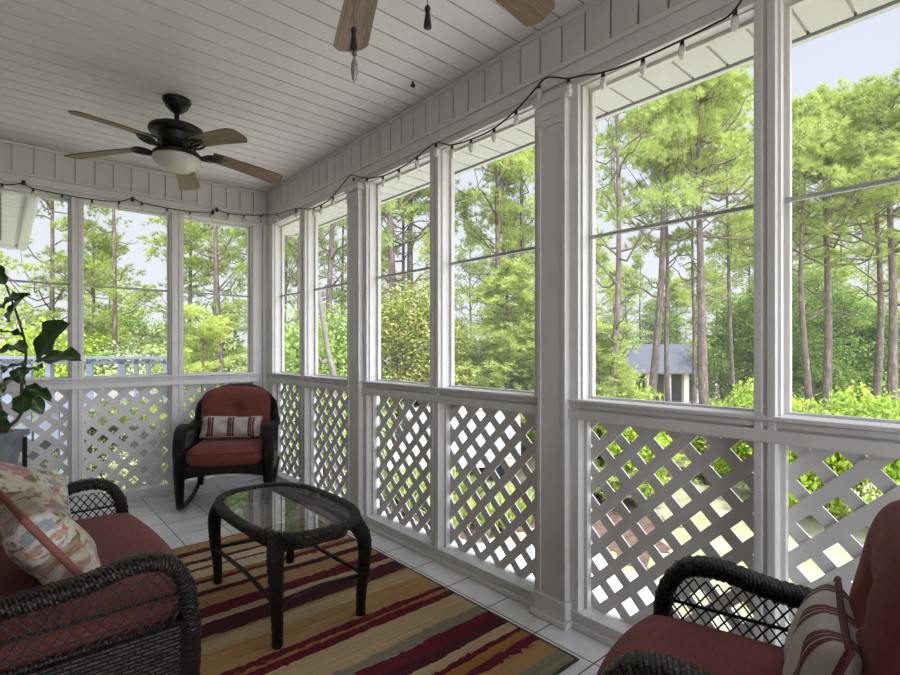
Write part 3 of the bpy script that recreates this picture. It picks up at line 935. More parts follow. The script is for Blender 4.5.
def wicker_seat(t, W, D, back_h, cushions, rocker=False, seat_z=0.475, arm_z=0.615, lean=0.25, aw=0.075, cth=0.145):
    """local frame: front -Y, width along X, floor at z=0.  parts go under the Empty t"""
    yf, yb = -D/2, D/2
    hw = W/2
    base = 0.06 if rocker else 0.0
    zs = 0.335                                   # top of the woven seat deck
    # skirt: woven panels round the seat, arched lower edge at the front
    lowz = 0.235 if rocker else 0.10
    for (p0, p1, arch, nm) in (((-hw+0.06, yf+0.04), (hw-0.06, yf+0.04), 0.03, 'front_skirt'), ((-hw+0.035, yf+0.05), (-hw+0.035, yb-0.03), 0.0, 'side_skirt'),
                           ((hw-0.035, yf+0.05), (hw-0.035, yb-0.03), 0.0, 'side_skirt'), ((-hw+0.05, yb-0.05), (hw-0.05, yb-0.05), 0.0, 'rear_skirt')):
        mb = MB(); L = sqrt((p1[0]-p0[0])**2 + (p1[1]-p0[1])**2)
        ztop = zs if nm == 'front_skirt' else (0.43 if nm == 'side_skirt' else zs+0.05)
        for off in (0.0, 0.018):
            nx, ny = -(p1[1]-p0[1])/L*off, (p1[0]-p0[0])/L*off
            def fn(u, v, off=off, nx=nx, ny=ny):
                zl = lowz + arch*sin(pi*u)
                return (p0[0]+(p1[0]-p0[0])*u+nx, p0[1]+(p1[1]-p0[1])*u+ny, zl + (ztop-zl)*v)
            k0 = len(mb.uv)
            grid(mb, fn, 16, 3)
            for i in range(k0, len(mb.uv)): mb.uv[i] = [(a*L, b*(ztop-lowz)) for a, b in mb.uv[i]]
        mb.build(nm, M['wickerpanel'], t)
    dk = MB(); box(dk, (-hw+0.05, yf+0.05, zs-0.05), (hw-0.05, yb-0.03, zs))
    dk.build('seat_deck', M['wickerpanel'], t)
    for sx in (-1, 1):
        xa = sx*(hw-aw/2)
        # arm: flat wrapped band, dips behind the front bend and drops into the front leg
        prof = spline([(xa*0.97, yb-0.04, arm_z+0.02), (xa, yb-0.16, arm_z), (xa, yf+0.30, arm_z+0.005), (xa, yf+0.17, arm_z+0.027), (xa, yf+0.085, arm_z+0.012), (xa, yf+0.035, arm_z-0.055), (xa, yf+0.022, arm_z-0.14), (xa, yf+0.022, 0.40)], 6)
        mb = MB(); rope(mb, prof, rrect(aw, 0.046, 0.021, 3), up=None)
        mb.build('arm', M['wicker'], t, smooth=True)
        # front leg
        l = MB(); pts = [(xa, yf+0.022, 0.44), (xa, yf+0.024, 0.30), (xa*0.995, yf+0.03, 0.15), (xa*0.985, yf+0.035, base*0.3)]
        rope(l, pts, circ(1.0, 16), radii=[aw*0.46, aw*0.45, aw*0.38, aw*0.28])
        l.build('leg', M['wicker'], t, smooth=True)
        l = MB(); pts = [(xa*0.93, yb-0.06, 0.44), (xa*0.93, yb-0.04, 0.25), (xa*0.93, yb-0.01 if not rocker else yb-0.05, base)]
        tube(l, pts, [0.036, 0.030, 0.024], 10)
        l.build('leg', M['wicker'], t, smooth=True)
        # open diamond mesh below the arm
        mb = MB(); z0, z1 = 0.43, arm_z-0.015; y0, y1 = yf+0.045, yb-0.06
        step = 0.030
        for sg in (1, -1):
            for k in range(-12, 40):
                c = y0 + k*step
                pl = []
                for q in range(0, 2):
                    pl.append((c + (0 if q == 0 else sg*(z1-z0)*0.75), z0 if q == 0 else z1))
                (ya, za), (yb_, zb) = pl
                # clip to y range
                pts2 = []
                for tt in (0.0, 1.0):
                    pts2.append(tt)
                lo_t, hi_t = 0.0, 1.0
                dy = yb_-ya
                if abs(dy) > 1e-9:
                    ta, tb = sorted(((y0-ya)/dy, (y1-ya)/dy))
                    lo_t, hi_t = max(lo_t, ta), min(hi_t, tb)
                if hi_t - lo_t < 0.05: continue
                xo = xa + 0.002*sg
                tube(mb, [(xo, ya+dy*lo_t, za+(zb-za)*lo_t), (xo, ya+dy*hi_t, za+(zb-za)*hi_t)], 0.0026, 5, caps=False)
        mb.build('arm_mesh', M['strand'], t, smooth=True)
        mb = MB(); tube(mb, [(xa, y0-0.01, 0.435), (xa, y1+0.02, 0.435)], 0.009, 6); tube(mb, [(xa, y0-0.01, 0.515), (xa, y1+0.02, 0.515)], 0.005, 6)
        mb.build('arm_rail', M['wicker'], t, smooth=True)
    # woven back
    bw = W - 0.10
    def bp(s, v, off=0.0):
        top = back_h*(1 - 0.16*abs(s)**2.6)
        z = zs + (top-zs)*v
        y = yb-0.10 + (z-zs)*lean + off - 0.045*(s*s)
        return (s*bw/2*(1.0 if v < 0.7 else 1.0 - 0.05*((v-0.7)/0.3)**2), y, z)
    mb = MB()
    for off in (0.0, 0.025):
        k0 = len(mb.uv)
        grid(mb, lambda u, v, off=off: bp(2*u-1, v, off), 24, 16)
        for i in range(k0, len(mb.uv)): mb.uv[i] = [(a*bw, b*(back_h-zs)) for a, b in mb.uv[i]]
    mb.build('backrest', M['wickerpanel'], t, smooth=True)
    loop = [bp(-1, k/12, 0.012) for k in range(12)] + [bp(-1+2*k/28, 1, 0.012) for k in range(29)] + [bp(1, 1-k/12, 0.012) for k in range(1, 13)]
    mb = MB(); rope(mb, loop, circ(0.030, 14))
    mb.build('back_frame', M['wicker'], t, smooth=True)
    if rocker:
        for sx in (-1, 1):
            xa = sx*(hw-aw/2)*0.965
            Rr = 1.05
            pts = []
            for k in range(15):
                y = yf-0.01 + (D+0.22)*k/14
                yy = y - (-0.10)
                pts.append((xa, y, 0.016 + (Rr - sqrt(Rr*Rr - yy*yy))))
            mb = MB(); sweep(mb, pts, rrect(0.032, 0.030, 0.010, 2), up=None)
            mb.build('runner', M['wicker'], t, smooth=True)
    # cushions
    n = cushions
    cw = (W - 2*aw - 0.005)
    sd = D - 0.10
    fr = 0.035
    mb = rounded_pad(MB(), cw, sd, seat_z-zs-0.018, 0.055, 0.022, 18, fr)
    sc_ = mb.build('seat_cushion', M['red'], t, smooth=True, loc=(0, yf+sd/2-0.012, zs+0.002))
    seat_piping(cw, sd, (seat_z-zs)*0.62, 0.055, fr).build('piping', M['piping_red'], sc_, smooth=True)
    bwid = (cw+0.02)/n
    for k in range(n):
        cx = (k-(n-1)/2)*bwid
        mb = back_pad(MB(), bwid-0.012, back_h+0.035-seat_z, cth, 0.10 if n == 1 else 0.06, 0.035)
        bc = mb.build('back_cushion', M['red'], t, smooth=True, loc=(cx, yb-0.085-cth/2, seat_z-0.01))
        bc.rotation_euler = (-atan2(lean, 1), 0, 0)
        pad_edge(bwid-0.012, back_h+0.035-seat_z, 0.10 if n == 1 else 0.06).build('piping', M['piping_red'], bc, smooth=True)
    return t
def rot_for(fx, fy): return atan2(fx, -fy)

lv = thing('loveseat', 'dark wicker loveseat with brick red cushions at the left, partly on the rug', 'loveseat', (-1.85, -2.68, 0.0065), rot_for(1, 0))
wicker_seat(lv, 1.19, 0.72, 0.88, 2, seat_z=0.515, arm_z=0.602)
rk = thing('rocking_chair', 'dark wicker rocking chair with red cushions standing on tile in the back corner', 'rocking chair', (-0.495, -0.505, 0.0), rot_for(-0.48, -0.877))
wicker_seat(rk, 0.735, 0.62, 0.90, 1, rocker=True, seat_z=0.49, arm_z=0.595, aw=0.09)
ac = thing('armchair', 'dark wicker armchair with red cushions at the lower right corner, facing into the porch', 'armchair', (-0.685, -4.545, 0.0), rot_for(-0.24, 0.97))
wicker_seat(ac, 0.635, 0.66, 0.92, 1, seat_z=0.515, arm_z=0.605, lean=0.20, cth=0.165)

# ------------------------------------------------------------------ throw pillows
def throw_pillow(name, label, w, h, th, mat, pos, rotm, cat='pillow', pip=None, group=None, prad=0.007):
    t = thing(name, label, cat, pos, 0, group)
    t.rotation_euler = rotm
    mb = MB()
    def f(sd):
        def fn(u, v):
            s, q = 2*u-1, 2*v-1
            k = 1 - 0.07*(1-q*q)*abs(s)**2 ; k2 = 1 - 0.07*(1-s*s)*abs(q)**2
            e = (max(0, 1-s**4)*max(0, 1-q**4))**0.55*th/2
            e += 0.006*sin(9*s+4*q)*max(0, 1-s**4)*max(0, 1-q**4)*sd
            return (s*w/2*k, -sd*e, q*h/2*k2)
        return fn
    for sd in (1, -1):
        m2 = MB(); grid(m2, f(sd), 24, 24)
        if sd < 0:
            m2.f = [tuple(reversed(x)) for x in m2.f]; m2.uv = [list(reversed(x)) for x in m2.uv]
        o = len(mb.v); mb.v += m2.v; mb.f += [tuple(o+k for k in q) for q in m2.f]; mb.uv += m2.uv
    mb.build('cover', M[mat], t, smooth=True)
    fn = f(1)
    loop = [fn(0, k/16) for k in range(16)] + [fn(k/16, 1) for k in range(16)] + [fn(1, 1-k/16) for k in range(16)] + [fn(1-k/16, 0) for k in range(16)]
    mb = MB(); tube(mb, loop, prad, 8, closed=True, up=(0, 1, 0))
    mb.build('piping', M[pip or mat], t, smooth=True)
    return t
throw_pillow('lumbar_pillow', 'small cream pillow with burgundy stripes on the seat of the rocking chair', 0.47, 0.17, 0.11, 'stripe', (-0.500, -0.520, 0.595), (-0.28, 0.03, rk.rotation_euler.z))
throw_pillow('lumbar_pillow', 'cream and burgundy striped pillow with red edging on the armchair seat at lower right', 0.38, 0.20, 0.10, 'stripe', (-0.672, -4.605, 0.618), (-0.34, -0.04, ac.rotation_euler.z), pip='piping_red')
throw_pillow('throw_pillow', 'floral throw pillow in the far corner of the loveseat, the farther of two', 0.44, 0.32, 0.14, 'floral', (-1.890, -2.345, 0.655), (-0.62, 0.42, 0.55))
throw_pillow('throw_pillow', 'floral throw pillow nearest the camera on the loveseat, tilted, with salmon edging', 0.42, 0.31, 0.16, 'floral', (-1.825, -2.86, 0.640), (-0.58, 0.0, 1.70), pip='salmon', prad=0.010)

# ------------------------------------------------------------------ ceiling fans
def make_fan(loc, label, rot):
    t = thing('ceiling_fan', label, 'ceiling fan', loc, 0, 'matching ceiling fans')
    z0 = HC
    mb = lathe(MB(), [(0.078, 0), (0.080, -0.010), (0.074, -0.026), (0.066, -0.034), (0.064, -0.046), (0.050, -0.060), (0.034, -0.076), (0.020, -0.082), (0.0, -0.083)], 32)
    mb.build('canopy', M['fanmetal'], t, auto=35)
    mb = MB(); tube(mb, [(0, 0, -0.07), (0, 0, -0.16)], 0.014, 12)
    mb.build('downrod', M['fanmetal'], t, smooth=True)
    mb = lathe(MB(), [(0.0, -0.140), (0.030, -0.141), (0.060, -0.155), (0.120, -0.166), (0.150, -0.182), (0.155, -0.200), (0.146, -0.214), (0.112, -0.222), (0.104, -0.236), (0.104, -0.268), (0.092, -0.286), (0.080, -0.300), (0.0, -0.300)], 40)
    mb.build('motor_housing', M['fanmetal'], t, auto=30)
    mb = lathe(MB(), [(0.0, -0.292), (0.066, -0.294), (0.066, -0.316), (0.118, -0.322), (0.130, -0.332), (0.130, -0.352), (0.0, -0.352)], 40)
    mb.build('light_fitter', M['fanmetal'], t, auto=30)
    # ribbed schoolhouse bowl
    vs = []; fs = []; prof = [(0.120, -0.346), (0.126, -0.352), (0.130, -0.366), (0.126, -0.380), (0.112, -0.394), (0.106, -0.397), (0.104, -0.408), (0.084, -0.418), (0.078, -0.426), (0.044, -0.434), (0.0, -0.437)]
    seg = 96
    for i, (r, z) in enumerate(prof):
        for k in range(seg):
            a = 2*pi*k/seg
            rr = r*(1 + (0.030*cos(40*a) if 1 <= i <= 3 else 0))
            vs.append((rr*cos(a), rr*sin(a), z))
    for i in range(len(prof)-1):
        for k in range(seg):
            k2 = (k+1) % seg
            fs.append((i*seg+k, i*seg+k2, (i+1)*seg+k2, (i+1)*seg+k))
    mb = MB().add(vs, fs); mb.build('light_bowl', M['frost'], t, smooth=True)
    for k in range(5):
        a = rot + 2*pi*k/5
        R = Matrix.Rotation(a, 3, 'Z')
        # ornate blade iron: two open loops and a plate
        ir = MB(); zi = -0.312
        def put(p): return tuple(R @ Vector(p))
        tube(ir, [put(p) for p in spline([(0.085, 0, -0.285), (0.135, 0, zi-0.014), (0.18, 0, zi-0.010)], 5)], 0.013, 8)
        for sgn in (-1, 1):
            loop = [(0.135, 0.006*sgn, zi-0.014), (0.160, 0.044*sgn, zi-0.008), (0.205, 0.052*sgn, zi-0.002), (0.250, 0.030*sgn, zi), (0.262, 0.004*sgn, zi), (0.225, 0.018*sgn, zi-0.004), (0.180, 0.010*sgn, zi-0.010)]
            tube(ir, [put(p) for p in spline(loop, 5)], 0.0075, 8)
        sweep(ir, [put(p) for p in [(0.175, 0, zi-0.004), (0.235, 0, zi+0.002), (0.29, 0, zi+0.002)]], rrect(0.040, 0.008, 0.003, 2), up=(0, 0, 1))
        iron = ir.build('blade_iron', M['fanmetal'], t, smooth=True)
        bl = MB()
        r0, r1 = 0.20, 0.64; nu, nw = 14, 6
        vs = []; fs = []; us = []
        pitch = radians(-12)
        for side in (0, 1):
            for i in range(nu+1):
                q = i/nu
                hwid = 0.050 + 0.017*q
                for j in range(nw+1):
                    s = 2*j/nw-1
                    rmax = r1 - 0.035*max(0, abs(s)-0.6)/0.4 
                    r = r0 + (rmax-r0)*q
                    y = s*hwid
                    zc = zi + 0.012 - 0.040*q - 0.014*q*q - (0.007 if side else 0)
                    p = Vector((r, y*cos(pitch), zc + y*sin(pitch)))
                    vs.append(tuple(R @ p))
        m = (nu+1)*(nw+1)
        for i in range(nu):
            for j in range(nw):
                a_ = i*(nw+1)+j
                uvq = [(i/nu*0.45+k*.37, j/nw*0.13), (i/nu*0.45+k*.37, (j+1)/nw*0.13), ((i+1)/nu*0.45+k*.37, (j+1)/nw*0.13), ((i+1)/nu*0.45+k*.37, j/nw*0.13)]
                fs.append((a_, a_+1, a_+nw+2, a_+nw+1)); us.append(uvq)
                fs.append((m+a_, m+a_+nw+1, m+a_+nw+2, m+a_+1)); us.append([uvq[0], uvq[3], uvq[2], uvq[1]])
        rim = [j for j in range(nw+1)] + [i*(nw+1)+nw for i in range(1, nu+1)] + [nu*(nw+1)+j for j in range(nw-1, -1, -1)] + [i*(nw+1) for i in range(nu-1, 0, -1)]
        for q in range(len(rim)):
            a_, b_ = rim[q], rim[(q+1) % len(rim)]
            fs.append((a_, b_, m+b_, m+a_)); us.append([(0, 0)]*4)
        bl.add(vs, fs, us)
        bl.build('blade', M['wood'], t, smooth=False)
    return t
fan_a = make_fan((-1.130, -1.463, HC), 'five blade ceiling fan seen whole near the back wall, with a round frosted light bowl', radians(-3))
fan_b = copy_tree(fan_a)
fan_b.location = (-1.147, -3.74, HC)
fan_b['label'] = 'nearer ceiling fan cut off at the top, two blade tips and pull chains showing'
def pull_chain(parent, x, y, ztop, zfob, extra):
    mb = MB(); n = int((ztop-zfob)/0.008)
    tube(mb, [(x, y, ztop), (x, y, zfob)], 0.0016, 6)
    for k in range(n):
        if k % 2 == 0: lathe(mb, [(0, 0.003), (0.003, 0), (0, -0.003)], 6, (x, y, ztop - k*0.008))
    c = mb.build('pull_chain', M['chain'], parent, smooth=True)
    f = lathe(MB(), [(0.0, 0.004), (0.006, 0.0), (0.0085, -0.008), (0.006, -0.016), (0.0065, -0.024), (0.0105, -0.050), (0.0110, -0.058), (0.0, -0.060)], 14, (x, y, zfob))
    f.build('chain_fob', M['black'], c, auto=40)
    if extra:
        mb = MB(); tube(mb, [(x+0.004, y, zfob-0.02), (x+0.002, y, zfob-0.09)], 0.0014, 6)
        lathe(mb, [(0, 0.005), (0.007, 0), (0.007, -0.006), (0, -0.011)], 10, (x+0.002, y, zfob-0.066))
        mb.build('chain_extension', M['chain'], c, smooth=True)
        lathe(f2 := MB(), [(0.0, 0.0), (0.004, -0.003), (0.0085, -0.018), (0.0095, -0.038), (0.006, -0.058), (0.0, -0.068)], 14, (x+0.002, y, zfob-0.078))
        f2.build('chain_pendant', M['pewter'], c, auto=40)
pull_chain(fan_b, -0.072, 0.055, -0.30, -0.652, True)
pull_chain(fan_b, 0.080, -0.072, -0.30, -0.590, False)
hk = lathe(MB(), [(0.006, 0), (0.006, -0.012), (0.013, -0.016), (0.012, -0.026), (0.0, -0.030)], 12)
h = hk.build('ceiling_hook', M['fanmetal'], None, smooth=True, loc=(-0.178, -2.573, HC))
tag(h, 'tiny dark hook screwed into the ceiling between the two fans', 'hook')

# ------------------------------------------------------------------ string lights
SIN, COS = sin(YAW), cos(YAW)
def on_right(u, v, x):
    X = (u-450)/510.67; Z = -(v-349.24)/510.67
    r = Vector((SIN+X*COS, COS-X*SIN, Z)); k = (x-CAM.x)/r.x
    return CAM + r*k
def on_back(u, v, y):
    X = (u-450)/510.67; Z = -(v-349.24)/510.67
    r = Vector((SIN+X*COS, COS-X*SIN, Z)); k = (y-CAM.y)/r.y
    return CAM + r*k
def string_lights():
    t = thing('string_lights', 'black cord of clear pointed bulbs strung along the window heads of both walls', 'string lights', (-0.05, -0.05, 2.45))
    off = Vector((-0.05, -0.05, 2.45))
    R = [(268, 214.5), (277, 214), (296, 208.5), (306, 209), (314, 208), (324, 203.5), (333, 196), (342, 185), (350.5, 175.5), (358, 176.5), (367, 178), (383, 176), (399, 169), (417, 157), (433.5, 144), (443, 143.5), (452, 145), (471, 139.5), (494, 128.5), (516, 110), (530, 95), (540, 83), (547, 77.5), (558, 77.5), (568, 78.5), (585, 75), (603, 72.5), (643, 58), (682, 40), (712, 25), (735, 10)]
    Bk = [(0, 183.5), (12, 184.5), (23.5, 183.5), (33, 188.5), (65, 195), (92, 199.5), (119, 201.5), (132, 198.5), (142, 202.5), (167, 208), (190, 211.5), (211, 212), (216, 209.5), (228, 213.5), (244, 215), (262, 215)]
    pr = []
    for u, v in R:
        x = -0.05
        if 346 <= u <= 367 or 538 <= u <= 569: x = -0.075
        p = on_right(u, v, x); pr.append(p)
    last = pr[-1]
    for y, z in ((-4.33, 2.50), (-4.6, 2.45), (-5.0, 2.48), (-5.16, 2.55)): pr.append(Vector((-0.05, y, z)))
    pb = [on_back(u, v, -0.045) for u, v in Bk]
    pb = [Vector((-2.75, -0.045, 2.42)), Vector((-2.2, -0.045, 2.43))] + pb
    allp = [p-off for p in pb + pr]
    mb = MB(); tube(mb, spline(allp, 4), 0.0042, 6)
    mb.build('cord', M['black'], t, smooth=True)
    bulbs = [on_right(u, v, x) for u, v, x in ((277, 214, -.05), (296, 209.5, -.05), (314, 208.5, -.05), (321, 206, -.05), (333, 197, -.05), (353.5, 178.5, -.075), (367, 178.5, -.075), (383, 176.5, -.05), (399, 169.5, -.05), (417, 157.5, -.05),
              (436, 144.5, -.05), (452, 146, -.05), (471, 140, -.05), (494, 129, -.05), (516, 111, -.05), (539, 85, -.075), (568.5, 79, -.075), (603, 73, -.05), (643, 58.5, -.05), (682, 41, -.05), (735, 11, -.05))]
    bulbs += [on_back(u, v, -0.045) for u, v in ((2, 184.5), (33, 189), (62, 195), (92, 200), (119, 202), (142, 203), (167, 208.5), (190, 212), (212, 212.5), (228, 214), (244, 215.5), (261, 215.5))]
    for i, p in enumerate(bulbs):
        p = p - off
        s = lathe(MB(), [(0.0, 0.006), (0.0075, 0.004), (0.0085, -0.012), (0.0095, -0.018), (0.0, -0.019)], 10, tuple(p))
        so_ = s.build('bulb_socket', M['black'], t, smooth=True)
        b = lathe(MB(), [(0.006, -0.017), (0.0115, -0.026), (0.0140, -0.038), (0.0125, -0.050), (0.0075, -0.063), (0.0, -0.072)], 12, tuple(p))
        b.build('bulb', M['bulb'], so_, smooth=True)
    # clips / dark adaptor plugs on the back run
    mb = MB()
    for u, v in ((23.5, 183), (132.5, 199.5), (213, 212), (217, 210)):
        p = on_back(u, v, -0.045) - off
        box(mb, (p.x-0.012, p.y-0.008, p.z-0.016), (p.x+0.012, p.y+0.008, p.z+0.020), 0.004)
    mb.build('cord_adaptor', M['black'], t)
string_lights()

# ------------------------------------------------------------------ potted fiddle leaf fig in a galvanised planter
def fig():
    bx, by = -2.10, -0.65
    t = thing('potted_fig', 'fiddle leaf fig in a galvanised metal planter on a black stand', 'potted plant', (bx, by, 0.0), radians(-38))
    w0, w1, d0, d1 = 0.19, 0.225, 0.13, 0.16
    zb, zt = 0.42, 0.69
    mb = MB()
    def ring(wx, dy, z): return [(-wx, -dy, z), (wx, -dy, z), (wx, dy, z), (-wx, dy, z)]
    rs = [ring(w0, d0, zb), ring(w1, d1, zt), ring(w1+0.02, d1+0.02, zt), ring(w1+0.022, d1+0.022, zt+0.035), ring(w1+0.012, d1+0.012, zt+0.038), ring(w1-0.006, d1-0.006, zt+0.02), ring(w0, d0, zb+0.2)]
    vs = [p for r in rs for p in r]; fs = [(3, 2, 1, 0)]
    for i in range(len(rs)-1):
        for k in range(4): fs.append((i*4+k, i*4+(k+1) % 4, (i+1)*4+(k+1) % 4, (i+1)*4+k))
    mb.add(vs, fs); mb.build('planter', M['galv'], t)
    mb = MB(); box(mb, (-w1+0.01, -d1+0.01, zt-0.06), (w1-0.01, d1-0.01, zt-0.03)); mb.build('soil', M['soil'], t)
    for sx in (-1, 1):
        for sy in (-1, 1):
            mb = MB(); box(mb, (sx*(w1+0.004)-0.009, sy*(d1+0.004)-0.009, 0.0), (sx*(w1+0.004)+0.009, sy*(d1+0.004)+0.009, zt-0.01)); mb.build('stand_leg', M['black'], t)
    mb = MB()
    for sy in (-1, 1): box(mb, (-w1, sy*(d1+0.004)-0.006, zb-0.02), (w1, sy*(d1+0.004)+0.006, zb))
    for sx in (-1, 1): box(mb, (sx*(w1+0.004)-0.006, -d1, zb-0.02), (sx*(w1+0.004)+0.006, d1, zb))
    mb.build('stand_frame', M['black'], t)
    Ri = Matrix.Rotation(radians(38), 3, 'Z')
    def loc(u, v, dep):
        X = (u-450)/510.67*dep; Z = -(v-349.24)/510.67*dep
        p = CAM + Vector((SIN*dep + X*COS, COS*dep - X*SIN, Z))
        return Ri @ (p - Vector((bx, by, 0)))
    right = Ri @ Vector((COS, -SIN, 0)); fwd = Ri @ Vector((SIN, COS, 0)); up = Vector((0, 0, 1))
    # stems
    st = MB()
    base = Vector((0.02, 0, zt-0.04))
    s1 = spline([base, loc(17, 420, 3.12), loc(22, 385, 3.12), loc(26, 350, 3.12), loc(18, 318, 3.12), loc(6, 285, 3.14)], 6)
    tube(st, s1, [0.011 - 0.006*i/len(s1) for i in range(len(s1))], 8)
    st.build('stem', M['stem'], t, smooth=True)
    st2 = MB()
    s2 = spline([base + Vector((-0.08, 0.02, 0)), loc(0, 425, 3.2), loc(-6, 380, 3.2), loc(-14, 320, 3.2)], 6)
    tube(st2, s2, [0.010 - 0.005*i/len(s2) for i in range(len(s2))], 8)
    st2.build('stem', M['stem'], t, smooth=True)
    def leaf(b, tip, width, nrm, fold=0.25, curl=0.15):
        b = Vector(b); tip = Vector(tip); ax = tip-b; L = ax.length; ax.normalize()
        nrm = Vector(nrm); nrm = (nrm - ax*nrm.dot(ax)).normalized(); sd = ax.cross(nrm)
        mb = MB()
        def fn(u, v):
            s = 2*u-1
            prof = (sin(pi*min(1, v)**0.85)**0.75)*(0.55+0.62*v) if 0 < v < 1 else 0.0
            prof *= 1 - 0.10*math.exp(-((v-0.42)/0.12)**2)
            h = prof*width/2
            wav = 0.012*sin(v*15 + 2*s)*abs(s)
            p = b + ax*(L*v) + sd*(s*h) + nrm*(fold*abs(s)*h - curl*L*(v*v) + curl*L*v*0.6 + wav)
            return tuple(p)
        grid(mb, fn, 8, 14)
        return mb.build('leaf', M['figleaf'], t, smooth=True)
    back = -fwd
    # (base px, tip px, depth base, depth tip, width, normal)
    spec = [((36, 352), (66, 305), 3.10, 3.02, 0.00, None)]
    leaf(loc(33, 358, 3.1), loc(62, 318, 3.0), 0.01, back+up) if False else None
    leaf(loc(36, 361, 3.10), loc(64, 322, 2.98), 0.250, back*0.8+up*0.35-right*0.1, 0.30)
    leaf(loc(38, 360, 3.06), loc(78, 356, 2.90), 0.17, back*0.6+up*0.8, 0.25)
    leaf(loc(27, 388, 3.1), loc(21, 413, 3.0), 0.165, back*1.0+up*0.25, 0.1)
    leaf(loc(26, 388, 3.14), loc(43, 414, 3.18), 0.10, back*0.7+right*0.5+up*0.3, 0.2)
    leaf(loc(26, 385, 3.1), loc(50, 398, 2.96), 0.09, up*0.9+back*0.5, 0.3)
    leaf(loc(24, 384, 3.1), loc(15, 366, 2.9), 0.10, up*0.7+back*0.7, 0.35)
    leaf(loc(24, 374, 3.1), loc(38, 366, 2.9), 0.12, up*1.0+back*0.3, 0.3)
    leaf(loc(8, 322, 3.14), loc(25, 292, 2.98), 0.13, back*0.7+up*0.4+right*-0.4, 0.5)
    leaf(loc(2, 308, 3.14), loc(16, 296, 2.95), 0.12, back*0.8+up*0.6, 0.4)
    leaf(loc(24, 345, 3.12), loc(-4, 352, 2.95), 0.11, up*1.0+back*0.3, 0.3)
    leaf(loc(22, 336, 3.12), loc(2, 330, 2.95), 0.10, up*1.0+back*0.2, 0.3)
    leaf(loc(2, 372, 3.2), loc(24, 362, 3.0), 0.10, up*1.0+back*0.2, 0.3)
    leaf(loc(26, 352, 3.12), loc(12, 343, 3.28), 0.12, up*0.7+back*0.6, 0.3)
    leaf(loc(2, 392, 3.2), loc(18, 372, 3.05), 0.13, up*0.9+back*0.5, 0.35)
    leaf(loc(-2, 408, 3.2), loc(6, 432, 3.1), 0.11, back*1.0+up*0.3, 0.15)
    leaf(loc(0, 395, 3.2), loc(-24, 408, 3.1), 0.14, back*0.9+up*0.5, 0.2)
    leaf(loc(-8, 360, 3.2), loc(-34, 345, 3.1), 0.14, back*0.8+up*0.6, 0.2)
    leaf(loc(-12, 330, 3.2), loc(-30, 300, 3.1), 0.14, back*0.8+up*0.4, 0.2)
    leaf(loc(6, 285, 3.14), loc(-10, 262, 3.1), 0.12, back*0.8+up*0.4, 0.3)
fig()

# ------------------------------------------------------------------ outside: ground
def ground_poly(name, pts, z, mat, th=0.02):
    n = len(pts)
    mb = MB().add([(x, y, z) for x, y in pts] + [(x, y, z-th) for x, y in pts], [tuple(range(n))] + [(i, n+i, n+(i+1) % n, (i+1) % n) for i in range(n)])
    return structure(mb.build(name, M[mat]))
ground_poly('lawn', [(-40, -60), (130, -60), (130, 130), (-40, 130)], GZ, 'lawn')
def blobby(pts, seed, amp=0.35, k=5):
    rnd = random.Random(seed); out = []
    for i in range(len(pts)):
        a, b = Vector(pts[i]), Vector(pts[(i+1) % len(pts)])
        for j in range(k):
            p = a.lerp(b, j/k); out.append((p.x+rnd.uniform(-amp, amp), p.y+rnd.uniform(-amp, amp)))
    return out
ground_poly('gravel_drive', blobby([(0.8, -3.0), (5.5, -2.0), (7.5, 0.0), (8.2, 2.0), (7.6, 3.4), (6.3, 3.6), (6.1, 11.5), (9.5, 12.0), (10.5, 15.5), (1.0, 16)], 3), GZ+0.012, 'gravel')
ground_poly('mulch_bed', blobby([(8.0, 0.4), (9.6, 0.8), (11.6, 1.4), (13.2, 4.6), (9.2, 5.0), (8.5, 2.4)], 4), GZ+0.018, 'mulch')
ground_poly('planting_bed', blobby([(6.5, 3.7), (9.4, 3.6), (9.8, 11.0), (6.4, 11.2)], 5, 0.2), GZ+0.02, 'mulch')

def at_px(u, dep, z=None):
    X = (u-450)/510.67*dep
    return Vector((CAM.x + SIN*dep + X*COS, CAM.y + COS*dep - X*SIN, GZ if z is None else z))

# ------------------------------------------------------------------ vegetation meshes
def np_mesh(name, V, nper, mat):
    """V: (n*nper,3) array of independent polygons with nper corners"""
    me = bpy.data.meshes.new(name)
    n = len(V)//nper
    me.vertices.add(len(V)); me.vertices.foreach_set('co', np.asarray(V, dtype=np.float32).ravel())
    me.loops.add(len(V)); me.loops.foreach_set('vertex_index', np.arange(len(V), dtype=np.int32))
    me.polygons.add(n); me.polygons.foreach_set('loop_start', np.arange(0, len(V), nper, dtype=np.int32))
    me.materials.append(mat); me.update(); me.validate()
    return me
def unit(a): return a / np.maximum(1e-9, np.linalg.norm(a, axis=1, keepdims=True))
def tufts(rng, centers, axes, n=14, length=0.26, width=0.030, spread=0.9, flat=1.0):
    c = np.repeat(np.asarray(centers), n, 0); a = np.repeat(np.asarray(axes), n, 0)
    d = unit(a + spread*rng.normal(size=c.shape)*np.array([1, 1, flat]))
    L = length*(0.7+0.5*rng.random((len(c), 1)))
    sd = unit(np.cross(d, rng.normal(size=c.shape)))*width/2
    P = np.stack([c - sd + d*0.02, c + sd + d*0.02, c + d*L], 1)
    return P.reshape(-1, 3)
def leaves(rng, centers, normals, size=0.10, jit=0.8):
    n = unit(np.asarray(normals) + jit*rng.normal(size=(len(centers), 3)))
    a = unit(np.cross(n, rng.normal(size=n.shape))); b = np.cross(n, a)
    s = size*(0.7+0.6*rng.random((len(centers), 1)))
    c = np.asarray(centers)
    P = np.stack([c - a*s*0.5, c + b*s*0.28, c + a*s*0.5 + n*s*0.08, c - b*s*0.28], 1)
    return P.reshape(-1, 3)

